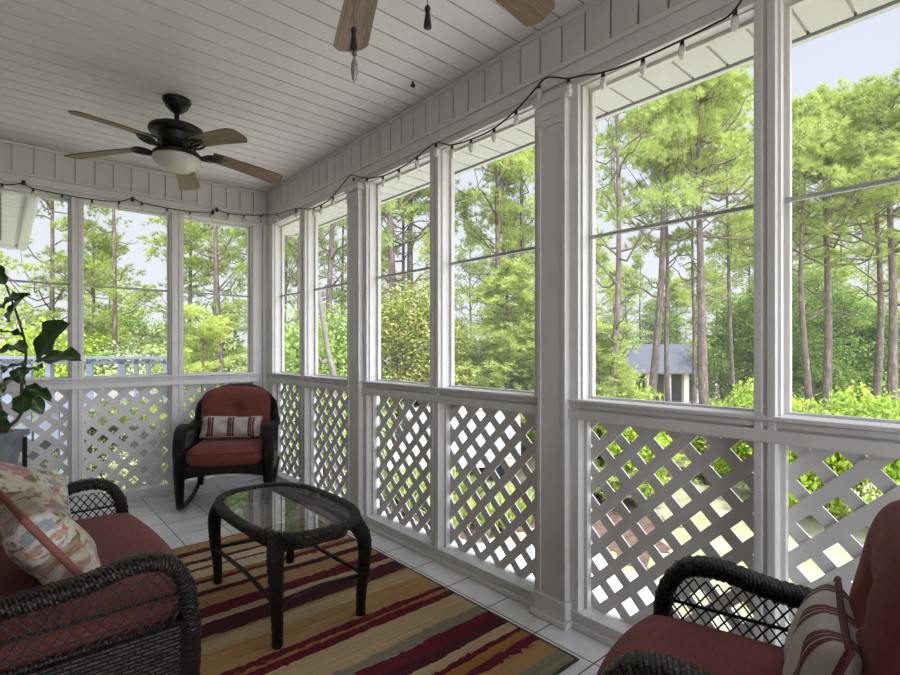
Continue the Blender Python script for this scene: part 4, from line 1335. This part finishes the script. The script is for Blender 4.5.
def pine_meshes(seed, H=15.0, cb=0.5, spread=2.6, r=0.2, nbr=46, mat='needle', bend=0.3, per=11, clus=3, dead=5, tl=0.24):
    rnd = random.Random(seed); rng = np.random.default_rng(seed)
    mb = MB()
    ang = rnd.uniform(0, 6.28); pts = []
    ph = rnd.uniform(0, 6)
    for k in range(15):
        q = k/14
        pts.append(Vector((cos(ang)*bend*sin(q*2.4+0.1) + 0.10*sin(q*9+ph)*bend, sin(ang)*bend*sin(q*2.4+.1) + 0.10*cos(q*7+ph)*bend, H*0.97*q)))
    tube(mb, pts, [r*(1.12 if k == 0 else 1-0.80*(k/14)) for k in range(15)], 9)
    def tp(z):
        q = max(0, min(0.999, z/(H*0.97)))*14; i = int(q); return pts[i].lerp(pts[i+1], q-i)
    cen = []; ax = []
    for b in range(nbr + dead):
        isd = b >= nbr
        q = rnd.random()**0.85 if not isd else -rnd.uniform(0.02, 0.35)
        z = H*(cb + (1-cb)*q*0.97) if not isd else H*max(0.2, cb + 0.6*q*cb)
        o = tp(z); a = rnd.uniform(0, 2*pi)
        prof = (0.55 + 0.45*sin(pi*min(1, max(0, q)*1.15+0.18))) * (1 - 0.62*max(0, q)**2.2)
        L = spread*prof*rnd.uniform(0.7, 1.12) if not isd else spread*rnd.uniform(0.2, 0.5)
        dirv = Vector((cos(a), sin(a), 0)); rise = rnd.uniform(0.10, 0.60) + 0.45*max(0, q)
        bp_ = []
        for k in range(6):
            t_ = k/5
            side = Vector((-dirv.y, dirv.x, 0))*0.12*L*sin(t_*3+b)
            bp_.append(o + dirv*(L*t_) + Vector((0, 0, L*(rise*(t_*t_*0.7 + 0.5*t_) + 0.10*sin(t_*7+b) - 0.05*sin(pi*t_)))) + side*t_ + Vector((rnd.gauss(0, 1), rnd.gauss(0, 1), rnd.gauss(0, 1)))*0.035*L*t_)
        r0 = max(0.018, r*0.27*(1-0.5*max(0, q)))
        tube(mb, bp_, [r0*(1-0.75*k/5) for k in range(6)], 5)
        if isd: continue
        for c_ in range(clus):
            t_ = (0.55, 0.80, 1.0, 0.92, 0.66)[c_ % 5]
            k = t_*5; i = min(4, int(k)); p = bp_[i].lerp(bp_[i+1], k-i)
            off = Vector((rnd.gauss(0, 1), rnd.gauss(0, 1), rnd.gauss(0.3, .45)))*(0.20*L*(1 if t_ < 1 else 0.3))
            e = p + off
            if off.length > 0.2: tube(mb, [p, (p+e)/2 + Vector((0, 0, -0.05)), e], [r0*0.5, r0*0.35, r0*0.2], 4, caps=False)
            pr = rnd.uniform(0.32, 0.60)
            for _ in range(per):
                v = Vector((rnd.gauss(0, 1), rnd.gauss(0, 1), rnd.gauss(0.25, 0.6))).normalized()*pr*rnd.uniform(0.5, 1.0)
                v.z *= 0.6
                cen.append(tuple(e + v)); n = v*1.8 + dirv*0.15 + Vector((0, 0, 0.30)); ax.append(tuple(n.normalized()))
    V = tufts(rng, cen, ax, 24, tl, 0.017, 0.50)
    me = np_mesh('needles', V, 3, M[mat])
    tr = mb.build('trunk', M['bark'], smooth=True)
    trm = tr.data; bpy.data.objects.remove(tr)
    return (('trunk', trm), ('needles', me))
def broad_meshes(seed, H=6.0, R=2.0, th=1.0, mat='leaf', nl=9000, size=0.12, clumps=26, shape=1.0, trunk_r=0.09, stems=1):
    rnd = random.Random(seed); rng = np.random.default_rng(seed)
    cz = (H+th)/2; hz = (H-th)/2
    mb = MB(); cc = []
    for k in range(clumps):
        while True:
            p = np.array([rnd.uniform(-1, 1), rnd.uniform(-1, 1), rnd.uniform(-1, 1)])
            l = np.linalg.norm(p)
            if 0.35 < l < 1: break
        p = p/l*(0.45 + 0.45*rnd.random())
        w = 1 - shape*0.35*max(0, p[2])
        cc.append((p*np.array([R*w, R*w, hz]) + np.array([0, 0, cz]), R*rnd.uniform(0.26, 0.42)))
    for s in range(stems):
        a = rnd.uniform(0, 6.28); d = 0.25*R*(stems > 1)
        tube(mb, spline([(d*.3*cos(a), d*.3*sin(a), 0), (d*cos(a), d*sin(a), th+0.2*hz), (d*1.3*cos(a), d*1.3*sin(a), cz+0.3*hz)], 4), [trunk_r*(1-0.075*i) for i in range(9)], 7)
    for c_, rr in cc[::2]:
        tube(mb, [(0, 0, max(0.2, cz-0.6*hz)), tuple(c_*np.array([.5, .5, 1]) - np.array([0, 0, .15*hz])), tuple(c_)], [trunk_r*0.5, trunk_r*0.35, trunk_r*0.15], 5, caps=False)
    per = nl//clumps; P = []; N = []
    for c_, rr in cc:
        d = unit(rng.normal(size=(per, 3))); rad = rr*(0.55 + 0.5*rng.random((per, 1)))
        P.append(c_ + d*rad*np.array([1, 1, 0.8])); N.append(d + np.array([0, 0, 0.5]))
    V = leaves(rng, np.concatenate(P), np.concatenate(N), size)
    me = np_mesh('foliage', V, 4, M[mat])
    tr = mb.build('trunk', M['bark'], smooth=True); trm = tr.data; bpy.data.objects.remove(tr)
    return (('trunk', trm), ('foliage', me))
def cedar_meshes(seed, H=6.5, R=2.0, mat='needle', layers=16):
    rnd = random.Random(seed); rng = np.random.default_rng(seed); mb = MB(); cen = []; ax = []
    tube(mb, [(0, 0, 0), (0.05, 0, H*0.5), (0, 0.05, H)], [0.11, 0.07, 0.015], 8)
    for l in range(layers):
        z0_ = 0.5 + (H-0.8)*l/layers
        L0 = R*(1-(z0_/H)**1.5)*1.05 + 0.1
        for b in range(8):
            a = rnd.uniform(0, 6.28); L = L0*rnd.uniform(0.55, 1.15); z = min(H-0.2, max(0.3, z0_ + rnd.gauss(0, 0.16)))
            tip = Vector((cos(a)*L, sin(a)*L, z+0.22*L)); base_ = Vector((0, 0, z))
            tube(mb, [base_, base_.lerp(tip, .5) + Vector((0, 0, 0.05)), tip], [0.022, 0.014, 0.006], 4, caps=False)
            for k in range(30):
                t_ = rnd.uniform(0.20, 1.03)
                p = base_.lerp(tip, t_) + Vector((rnd.gauss(0, .15*L), rnd.gauss(0, .15*L), rnd.gauss(0, .09)))
                cen.append(tuple(p)); ax.append((cos(a)*0.9, sin(a)*0.9, 0.25))
    V = tufts(rng, cen, ax, 18, 0.17, 0.018, 0.75, 0.7)
    me = np_mesh('needles', V, 3, M[mat])
    tr = mb.build('trunk', M['bark'], smooth=True); trm = tr.data; bpy.data.objects.remove(tr)
    return (('trunk', trm), ('needles', me))

PINE = [pine_meshes(11, 15.0, 0.52, 3.4, 0.19, 38, 'needle', 0.45, 24, 3, 3),
        pine_meshes(23, 15.0, 0.48, 3.0, 0.15, 34, 'needle', 0.70, 24, 3, 3),
        pine_meshes(37, 15.0, 0.56, 3.2, 0.18, 34, 'needle', 0.40, 24, 3, 3),
        pine_meshes(41, 15.0, 0.38, 2.9, 0.16, 28, 'needle_dark', 0.5, 18, 3, 7),
        pine_meshes(59, 15.0, 0.64, 2.2, 0.11, 20, 'needle_dark', 0.6, 18, 3, 8),
        pine_meshes(67, 15.0, 0.30, 3.2, 0.15, 46, 'needle', 0.4, 18, 3, 4)]
BROAD = {'lime': broad_meshes(5, 2.6, 1.7, 0.15, 'leaf_lime', 7000, 0.13, 30, 0.2, 0.04, 3),
         'green': broad_meshes(7, 7.5, 2.4, 0.8, 'leaf', 11000, 0.15, 40, 1.0, 0.10, 2),
         'mag': broad_meshes(9, 6.0, 1.9, 0.2, 'magnolia', 20000, 0.10, 60, 0.8, 0.10),
         'pale': broad_meshes(13, 5.0, 2.3, 0.3, 'leaf_pale', 11000, 0.11, 40, 0.8, 0.08, 3),
         'tall': broad_meshes(15, 11.0, 2.8, 2.0, 'leaf', 12000, 0.17, 46, 1.0, 0.14),
         'bright': broad_meshes(19, 5.5, 2.0, 0.3, 'leaf_lime', 10000, 0.14, 40, 0.9, 0.07, 2)}
CEDAR = cedar_meshes(21)

def plant_tree(name, label, cat, meshes, pos, height_scale=1.0, width_scale=1.0, rot=0.0, group=None, tilt=(0, 0)):
    t = thing(name, label, cat, pos, 0, group)
    t.rotation_euler = (tilt[0], tilt[1], rot)
    t.scale = (width_scale, width_scale, height_scale)
    for nm, me in meshes:
        o = bpy.data.objects.new(nm, me); C.objects.link(o); o.parent = t
    return t
rT = random.Random(77)

# named pines: (image column, distance, variant, height factor, width factor, tilt, label)
near = [
 (713, 17.5, 0, 1.00, 1.05, (0, 0), 'thickest straight pine trunk in the wide window, right end of the slate roof beside it'),
 (646, 18.5, 2, 0.98, 1.0, (0.0, -0.045), 'leaning scaly pine trunk crossing the slate roof at its left side'),
 (674, 21.0, 1, 1.0, 0.85, (0, 0.0), 'slim pine trunk standing in front of the middle of the slate roof'),
 (692, 23.0, 4, 1.08, 0.9, (0, 0.0), 'thin pole-like pine between the slim trunk and the thickest trunk by the slate roof'),
 (744, 20.5, 4, 1.1, 0.9, (0, 0.03), 'thin dark pine standing just left of the narrow post that divides the wide windows'),
 (604, 15.5, 3, 0.97, 0.85, (0, 0), 'airy dark-branched pine just right of the nearer square column'),
 (812, 19.5, 1, 0.92, 1.0, (0, -0.03), 'left trunk of the pine pair in the rightmost window'),
 (829, 20.0, 0, 0.93, 1.05, (0, 0), 'right trunk of the pine pair in the rightmost window, thicker than its neighbour'),
 (872, 21.5, 2, 0.99, 1.05, (0, 0.03), 'leaning pine left of the thick trunk at the right edge of the view'),
 (897, 19.0, 0, 0.97, 1.1, (0, 0), 'thick pine trunk at the right edge of the view with a tall lime crown'),
 (790, 27.0, 5, 0.90, 1.0, (0, 0), 'bushy bright pine behind the narrow post between the wide windows'),
 (484, 26.0, 1, 1.35, 1.4, (0, 0), 'pine with curving bare branches above the bright green cedar'),
 (457, 27.0, 4, 1.4, 1.4, (0, 0), 'dark thin pine trunk at the left side of the window with the cedar'),
 (517, 28.0, 5, 1.35, 1.4, (0, 0), 'sparse pine with upright limbs just left of the nearer square column'),
 (399, 25.0, 3, 1.45, 1.5, (0, 0), 'dark pine with level dead branches above the golden leaved magnolia'),
 (418, 26.5, 3, 1.5, 1.5, (0, -0.02), 'dark pine trunk right of the one with level dead branches, above the magnolia'),
 (286, 14.0, 3, 0.95, 0.8, (0, 0), 'dark pine in the narrow window nearest the back corner'),
 (330, 15.0, 3, 0.95, 0.8, (0, 0.02), 'dense dark pine above the pale leaning trunk'),
 (53, 17.0, 5, 0.86, 0.8, (0, 0), 'straight pine with layered green branches right of the white house eave'),
 (130, 17.5, 4, 0.90, 0.95, (0, 0), 'pine with bare upper limbs against white sky in the middle back window'),
 (232, 16.0, 3, 0.95, 0.7, (0, -0.02), 'dark pine trunk in the right back window, left of the taller slanting one'),
 (246, 18.0, 4, 1.1, 0.8, (0, -0.03), 'taller slanting thin pine at the right edge of the right back window'),
 (196, 19.0, 5, 0.66, 0.9, (0, 0), 'bushy yellow green pine at the left of the right back window'),
 (96, 20.0, 5, 0.62, 0.9, (0, 0), 'soft bushy pine at the left of the middle back window'),
 (205, 11.5, 5, 0.36, 0.5, (0, 0), 'young low pine in the right back window above the rocking chair'),
]
for i, (u, d, vnt, hs, ws, tl, lab) in enumerate(near):
    plant_tree('pine_tree', lab, 'tree', PINE[vnt], at_px(u, d), hs, ws, rT.uniform(0, 6.28), 'pines in the yard', tl)
shr = [
 ('mag', 402, 21.5, 1.33, 1.45, 'magnolia_bush', 'golden and green magnolia bush just right of the farther square column'),
 ('pale', 140, 13.0, 1.0, 0.95, 'leafy_shrub', 'pale grey green shrub above the deck railing'),
 ('bright', 28, 13.5, 1.0, 0.9, 'leafy_shrub', 'bright green rounded shrub behind the potted fig'),
 ('green', 188, 16.0, 0.66, 0.8, 'broadleaf_tree', 'broad green tree behind the young low pine'),
 ('bright', 75, 16.0, 0.95, 0.9, 'broadleaf_tree', 'light green tree behind the deck between the two left back windows'),
 ('pale', 108, 10.0, 0.66, 0.5, 'leafy_shrub', 'small pale shrub showing between the deck rails'),
 ('pale', 238, 12.5, 0.9, 0.7, 'leafy_shrub', 'yellow green shrub low in the right back window'),
 ('green', 300, 11.5, 0.75, 0.7, 'broadleaf_tree', 'dark leafy tree filling the narrow windows by the back corner'),
 ('green', 335, 13.5, 0.78, 0.8, 'broadleaf_tree', 'green leafy tree behind the pale leaning trunk'),
 ('green', 452, 25.0, 0.85, 0.8, 'broadleaf_tree', 'dull green tree between the magnolia and the cedar'),
 ('lime', 612, 16.5, 1.55, 0.9, 'lime_shrub', 'lime green shrub low beside the slate roofed house, left end'),
 ('lime', 640, 15.0, 1.12, 0.7, 'lime_shrub', 'lime green shrub in front of the leaning scaly trunk'),
 ('lime', 735, 18.5, 1.30, 1.0, 'lime_shrub', 'lime green shrub at the foot of the thickest pine'),
 ('lime', 700, 18.5, 0.85, 0.9, 'lime_shrub', 'low lime shrub behind the wide lattice panel'),
 ('lime', 800, 14.5, 1.25, 0.85, 'lime_shrub', 'lime shrub at the left of the rightmost window sill'),
 ('lime', 845, 13.5, 1.36, 1.05, 'lime_shrub', 'mounded lime shrub along the middle of the rightmost window sill'),
 ('lime', 893, 13.0, 1.30, 1.05, 'lime_shrub', 'mounded lime shrub at the right edge above the armchair'),
 ('lime', 770, 16.0, 1.2, 0.9, 'lime_shrub', 'lime shrub behind the narrow post of the wide windows'),
 ('tall', 770, 25.0, 0.80, 1.0, 'broadleaf_tree', 'tall green understorey tree left of the pine pair in the rightmost window'),
 ('tall', 850, 25.0, 0.75, 0.95, 'broadleaf_tree', 'tall green understorey tree between the pine pair and the right edge'),
 ('green', 735, 26.0, 1.0, 1.0, 'broadleaf_tree', 'dense green tree right of the thickest pine, beyond the slate roof'),
 ('green', 880, 24.0, 0.9, 1.0, 'broadleaf_tree', 'green understorey tree behind the thick pine at the right edge'),
 ('green', 808, 23.0, 0.75, 1.0, 'broadleaf_tree', 'green leafy tree behind the pine pair'),
 ('pale', 165, 20.0, 1.25, 1.1, 'broadleaf_tree', 'pale tree filling the right half of the middle back window above the rail'),
 ('green', 92, 22.0, 0.86, 1.0, 'broadleaf_tree', 'green tree in the left half of the middle back window, behind the railing'),
 ('bright', 222, 20.0, 1.25, 1.0, 'broadleaf_tree', 'light green tree at the right of the right back window'),
 ('pale', 30, 21.0, 1.2, 1.0, 'broadleaf_tree', 'pale tree under the white house eave, behind the potted fig'),
 ('green', 125, 27.0, 0.95, 1.1, 'broadleaf_tree', 'broad green tree farthest back in the middle back window'),
 ('bright', 598, 32.0, 1.2, 1.0, 'broadleaf_tree', 'light green tree left of the slate roof, beside the nearer column'),
]
for k, u, d, hs, ws, nm, lab in shr:
    plant_tree(nm, lab, 'shrub' if 'shrub' in nm or 'bush' in nm else 'tree', BROAD[k], at_px(u, d), hs, ws, rT.uniform(0, 6.28))
plant_tree('cedar_tree', 'bright green layered cedar filling the lower part of the window left of the nearer column', 'tree', CEDAR, at_px(508, 22.5), 1.38, 1.75, 1.0)
plant_tree('cedar_tree', 'smaller layered cedar behind the nearer square column', 'tree', CEDAR, at_px(546, 23.5), 1.2, 1.6, 2.4)
plant_tree('young_pine', 'young pine with bright flat sprays in front of the slate roofed house', 'tree', CEDAR, at_px(598, 16.0), 0.86, 1.1, 0.4)
# pale leaning trunk
lt = thing('leaning_trunk', 'pale bare leaning tree trunk in the narrow window left of the farther column', 'tree', at_px(338, 10.5))
mb = MB(); a_ = Vector((0, 0, 0)); 
tube(mb, spline([(0, 0, 0), at_px(335, 10.5, 0.3) - at_px(338, 10.5, GZ), at_px(328, 10.7, 1.2) - at_px(338, 10.5, GZ), at_px(317, 11.0, 2.7) - at_px(338, 10.5, GZ), at_px(313, 11.0, 3.4) - at_px(338, 10.5, GZ)], 5), [0.075 - 0.0020*i for i in range(21)], 9)
mb.build('trunk', M['palebark'], lt, smooth=True)
mb = MB(); tube(mb, [at_px(330, 10.65, 1.0) - at_px(338, 10.5, GZ), at_px(322, 10.6, 0.95) - at_px(338, 10.5, GZ), at_px(316, 10.5, 1.15) - at_px(338, 10.5, GZ)], [0.045, 0.035, 0.02], 6)
mb.build('limb', M['palebark'], lt, smooth=True)

# woods beyond: background rows
for u0, u1, n, d0, d1 in ((-60, 260, 3, 32, 50), (265, 545, 9, 24, 46), (560, 930, 20, 32, 60)):
    for i in range(n):
        u = u0 + (u1-u0)*(i+rT.uniform(0.1, 0.9))/n; d = rT.uniform(d0, d1)
        if 600 < u < 720 and d > 40: d = 62
        plant_tree('pine_tree', 'tall slender pine in the far woods beyond the yard', 'tree', PINE[rT.choice((0, 1, 2, 3, 4, 5))], at_px(u, d), rT.uniform(0.85, 1.1), rT.uniform(0.8, 1.1), rT.uniform(0, 6.28), 'far pine woods')
for u0, u1, n, d0, d1 in ((-60, 260, 8, 24, 34), (265, 545, 8, 22, 34), (560, 930, 10, 56, 66), (725, 960, 6, 28, 40)):
    for i in range(n):
        u = u0 + (u1-u0)*(i+rT.uniform(0.1, 0.9))/n; d = rT.uniform(d0, d1)
        plant_tree('broadleaf_tree', 'leafy tree in the far understorey below the pines', 'tree', BROAD[rT.choice(('green', 'pale', 'tall', 'bright') if u > 260 else ('pale', 'bright'))], at_px(u, d), rT.uniform(0.8, 1.1), rT.uniform(1.0, 1.4), rT.uniform(0, 6.28), 'far understorey trees')

# strap leaf plants in the bed behind the lattice
def strap_mesh(seed):
    rnd = random.Random(seed); mb = MB()
    for k in range(34):
        a = rnd.uniform(0, 6.28); L = rnd.uniform(0.45, 0.75); w = 0.022; lean = rnd.uniform(0.15, 0.7)
        d = Vector((cos(a), sin(a), 0)); s = Vector((-sin(a), cos(a), 0))
        vs = []
        for i in range(6):
            q = i/5
            p = d*(0.04 + L*lean*q**1.5) + Vector((0, 0, L*(q - 0.55*lean*q*q)))
            ww = w*(1-q**2*0.9)
            vs += [p - s*ww, p + s*ww]
        mb.add(vs, [(2*i, 2*i+1, 2*i+3, 2*i+2) for i in range(5)])
    o = mb.build('strap_plant', M['strap']); me = o.data; bpy.data.objects.remove(o)
    return me
SM = [strap_mesh(s) for s in (1, 2, 3)]
for i in range(120):
    x = rT.uniform(6.5, 9.3); y = rT.uniform(3.7, 10.8)
    o = bpy.data.objects.new('strap_leaf_plant', rT.choice(SM)); C.objects.link(o)
    o.location = (x, y, GZ+0.02); o.rotation_euler = (0, 0, rT.uniform(0, 6.28)); s_ = rT.uniform(1.0, 1.45); o.scale = (s_, s_, s_)
    tag(o, 'clump of arching yellow green strap leaves in the bed behind the lattice', 'plant', 'strap leaf plants in the bed')

# white van parked beyond the lattice
def van():
    p = at_px(450, 18.6); rot = atan2(-SIN*0.9, COS) + 0.15
    t = thing('van', 'white van parked in the yard, seen through the lattice between the two square columns', 'van', p, rot)
    t.scale = (1.12, 1.1, 1.16)
    Lh, w = 2.1, 0.95
    prof = [(-Lh, 0.45), (-Lh, 1.15), (-Lh+0.25, 1.25), (-Lh+0.75, 1.95), (-Lh+1.0, 2.08), (Lh-0.1, 2.10), (Lh, 1.95), (Lh, 0.45)]
    vs = [(x, -w*(1 if z < 1.3 else 0.92), z) for x, z in prof] + [(x, w*(1 if z < 1.3 else 0.92), z) for x, z in prof]
    n = len(prof)
    mb = MB().add(vs, [tuple(range(n)), tuple(range(2*n-1, n-1, -1))] + [(i, (i+1) % n, n+(i+1) % n, n+i) for i in range(n)])
    mb.build('body', M['vanwhite'], t)
    for sg in (-1, 1):
        mb = MB(); y = sg*w*0.95
        mb.add([(-Lh+0.72, y*1.03, 1.30), (-Lh+1.55, y*1.03, 1.30), (-Lh+1.55, y*1.005, 1.80), (-Lh+1.0, y*1.005, 1.80)], [(0, 1, 2, 3)])
        mb.build('side_window', M['vanglass'], t)
    mb = MB().add([(-Lh+0.27, -0.8, 1.30), (-Lh+0.27, 0.8, 1.30), (-Lh+0.72, 0.78, 1.92), (-Lh+0.72, -0.78, 1.92)], [(0, 1, 2, 3)])
    mb.build('windscreen', M['vanglass'], t)
    mb = MB()
    for z in (2.115,):
        for y in (-0.7, 0.7): box(mb, (-Lh+1.1, y-0.02, z), (Lh-0.3, y+0.02, z+0.03))
    mb.build('roof_rail', M['darkboards'], t)
    for x in (-Lh+0.75, Lh-0.75):
        for y in (-w*0.93, w*0.93):
            mb = MB(); lathe(mb, [(0.0, -0.1), (0.2, -0.1), (0.32, -0.08), (0.32, 0.08), (0.2, 0.1), (0.0, 0.1)], 20)
            mb.v = [(a+x, c+y, b+0.32) for a, b, c in mb.v]
            mb.build('wheel', M['tyre'], t, smooth=True)
van()

# slate roofed house far beyond the pines
def far_house():
    c = at_px(658, 47.0)
    t = thing('house', 'low house with a blue slate hip roof and pale porch posts beyond the pines', 'house', c, -YAW + 0.12)
    W2, D2, he = 7.2, 4.0, 2.75
    mb = MB(); box(mb, (-W2+1.8, -D2+1.6, 0), (W2-0.4, D2, he)); mb.build('wall', M['porchshade'], t)
    mb = MB(); box(mb, (-W2+0.3, -D2+1.2, 0), (-W2+1.9, D2, he)); mb.build('cream_wall', M['housewall'], t)
    mb = MB(); e = 0.4; zr = 5.1
    vs = [(-W2-e, -D2-e, he), (W2+e, -D2-e, he), (W2+e, D2+e, he), (-W2-e, D2+e, he), (-W2+2.6, 0, zr), (W2-2.6, 0, zr)]
    mb.add(vs, [(0, 1, 5, 4), (1, 2, 5), (2, 3, 4, 5), (3, 0, 4), (3, 2, 1, 0)])
    mb.build('roof', M['slate'], t)
    mb = MB(); box(mb, (-W2-e, -D2-e-0.03, he-0.16), (W2+e, -D2-e, he+0.02)); mb.build('eave_board', M['darkboards'], t)
    for x in (-4.4, -2.9, -1.2, 0.4, 1.6, 3.2, 4.8, 6.4):
        mb = MB(); box(mb, (x-0.22, -D2+0.1, 0), (x+0.22, -D2+0.5, he)); mb.build('porch_post', M['housewall'], t)
    mb = MB(); box(mb, (-W2+1.6, -D2, 0), (W2, -D2+1.7, 0.15)); mb.build('porch_slab', M['concrete'], t)
far_house()

# house eave running on past the back wall, upper left
def eave():
    mb = MB()
    zE = 2.62
    old_p = globals()['PITCH']; globals()['PITCH'] = 0.16
    grooved(mb, 0.15, 4.1, 0.2, lambda s, d, a: (a, s, zE + d), -2.6, -1.80, 0.014, 0.012)
    globals()['PITCH'] = old_p
    box(mb, (-2.6, 0.15, zE+0.02), (-1.76, 4.14, zE+0.25))
    o = mb.build('house_eave', M['soffit'])
    structure(o); o.name = 'trim_eave'
    g = MB(); sweep(g, [(-1.715, 0.15, zE+0.02), (-1.715, 4.20, zE+0.02), ], rrect(0.10, 0.11, 0.035, 3), up=(0, 0, 1))
    sweep(g, [(-2.6, 4.18, zE+0.02), (-1.68, 4.18, zE+0.02)], rrect(0.10, 0.11, 0.035, 3), up=(0, 0, 1))
    g.build('gutter', M['soffit'], o, smooth=True)
    s = MB(); box(s, (-1.99, 0.15, zE-0.012), (-1.93, 3.7, zE)); s.build('soffit_shadow_strip', M['darkboards'], o)  # dark strip laid under the eave in place of a shadow line
    w = MB(); box(w, (-2.9, 0.12, GZ), (-2.6, 4.0, zE+0.2)); w.build('house_side', M['vinyl'], o)
eave()

# raised blue grey deck with a board railing beyond the back wall
def deck():
    dep = 9.0
    c = at_px(40, dep, GZ)
    t = thing('deck', 'raised pale blue grey deck with a board railing beyond the back windows', 'deck', c, -YAW)
    k = dep/510.67
    def X(u): return (u-40)*k
    def Z(v): return CAM.z + (349.24-v)*k - GZ
    def bx(nm, u0, u1, v0, v1, d0, d1, mat):
        mb = MB(); box(mb, (X(u0), d0, Z(v1)), (X(u1), d1, Z(v0)), 0.0); return mb.build(nm, M[mat], t)
    bx('cap_rail', -60, 166, 356.2, 359.2, -0.06, 0.10, 'bluepaint')
    bx('mid_rail', -60, 166, 361.0, 364.0, 0.0, 0.05, 'bluepaint')
    for u0, u1 in ((-58, -40), (-38, -20), (-18, 0), (2, 12), (14, 24), (26, 31), (86, 92), (118, 125), (134, 137.5), (146, 149.5), (163, 166)):
        bx('rail_board', u0, u1, 359, 402, 0.0, 0.04, 'bluepaint')
    for u0, u1 in ((46, 51), (70, 74)):
        bx('rail_post', u0, u1, 357, 402, -0.02, 0.08, 'bluepaint')
    bx('rim_joist', -60, 96, 402, 411, -0.05, 0.05, 'bluepaint')
    mb = MB(); box(mb, (X(-60), 0.0, Z(404)), (X(96), 2.4, Z(402))); mb.build('deck_floor', M['darkboards'], t)
    for u0, u1 in ((-60, 2), (5, 30), (33, 58)):
        bx('skirt_panel', u0, u1, 411, 440, 0.02, 0.05, 'bluepaint')
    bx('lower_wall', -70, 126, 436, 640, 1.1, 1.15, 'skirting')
    for u0, u1 in ((62, 66), (-2, 2)):
        bx('post', u0, u1, 411, Z and 612, -0.05, 0.03, 'bluepaint')
deck()
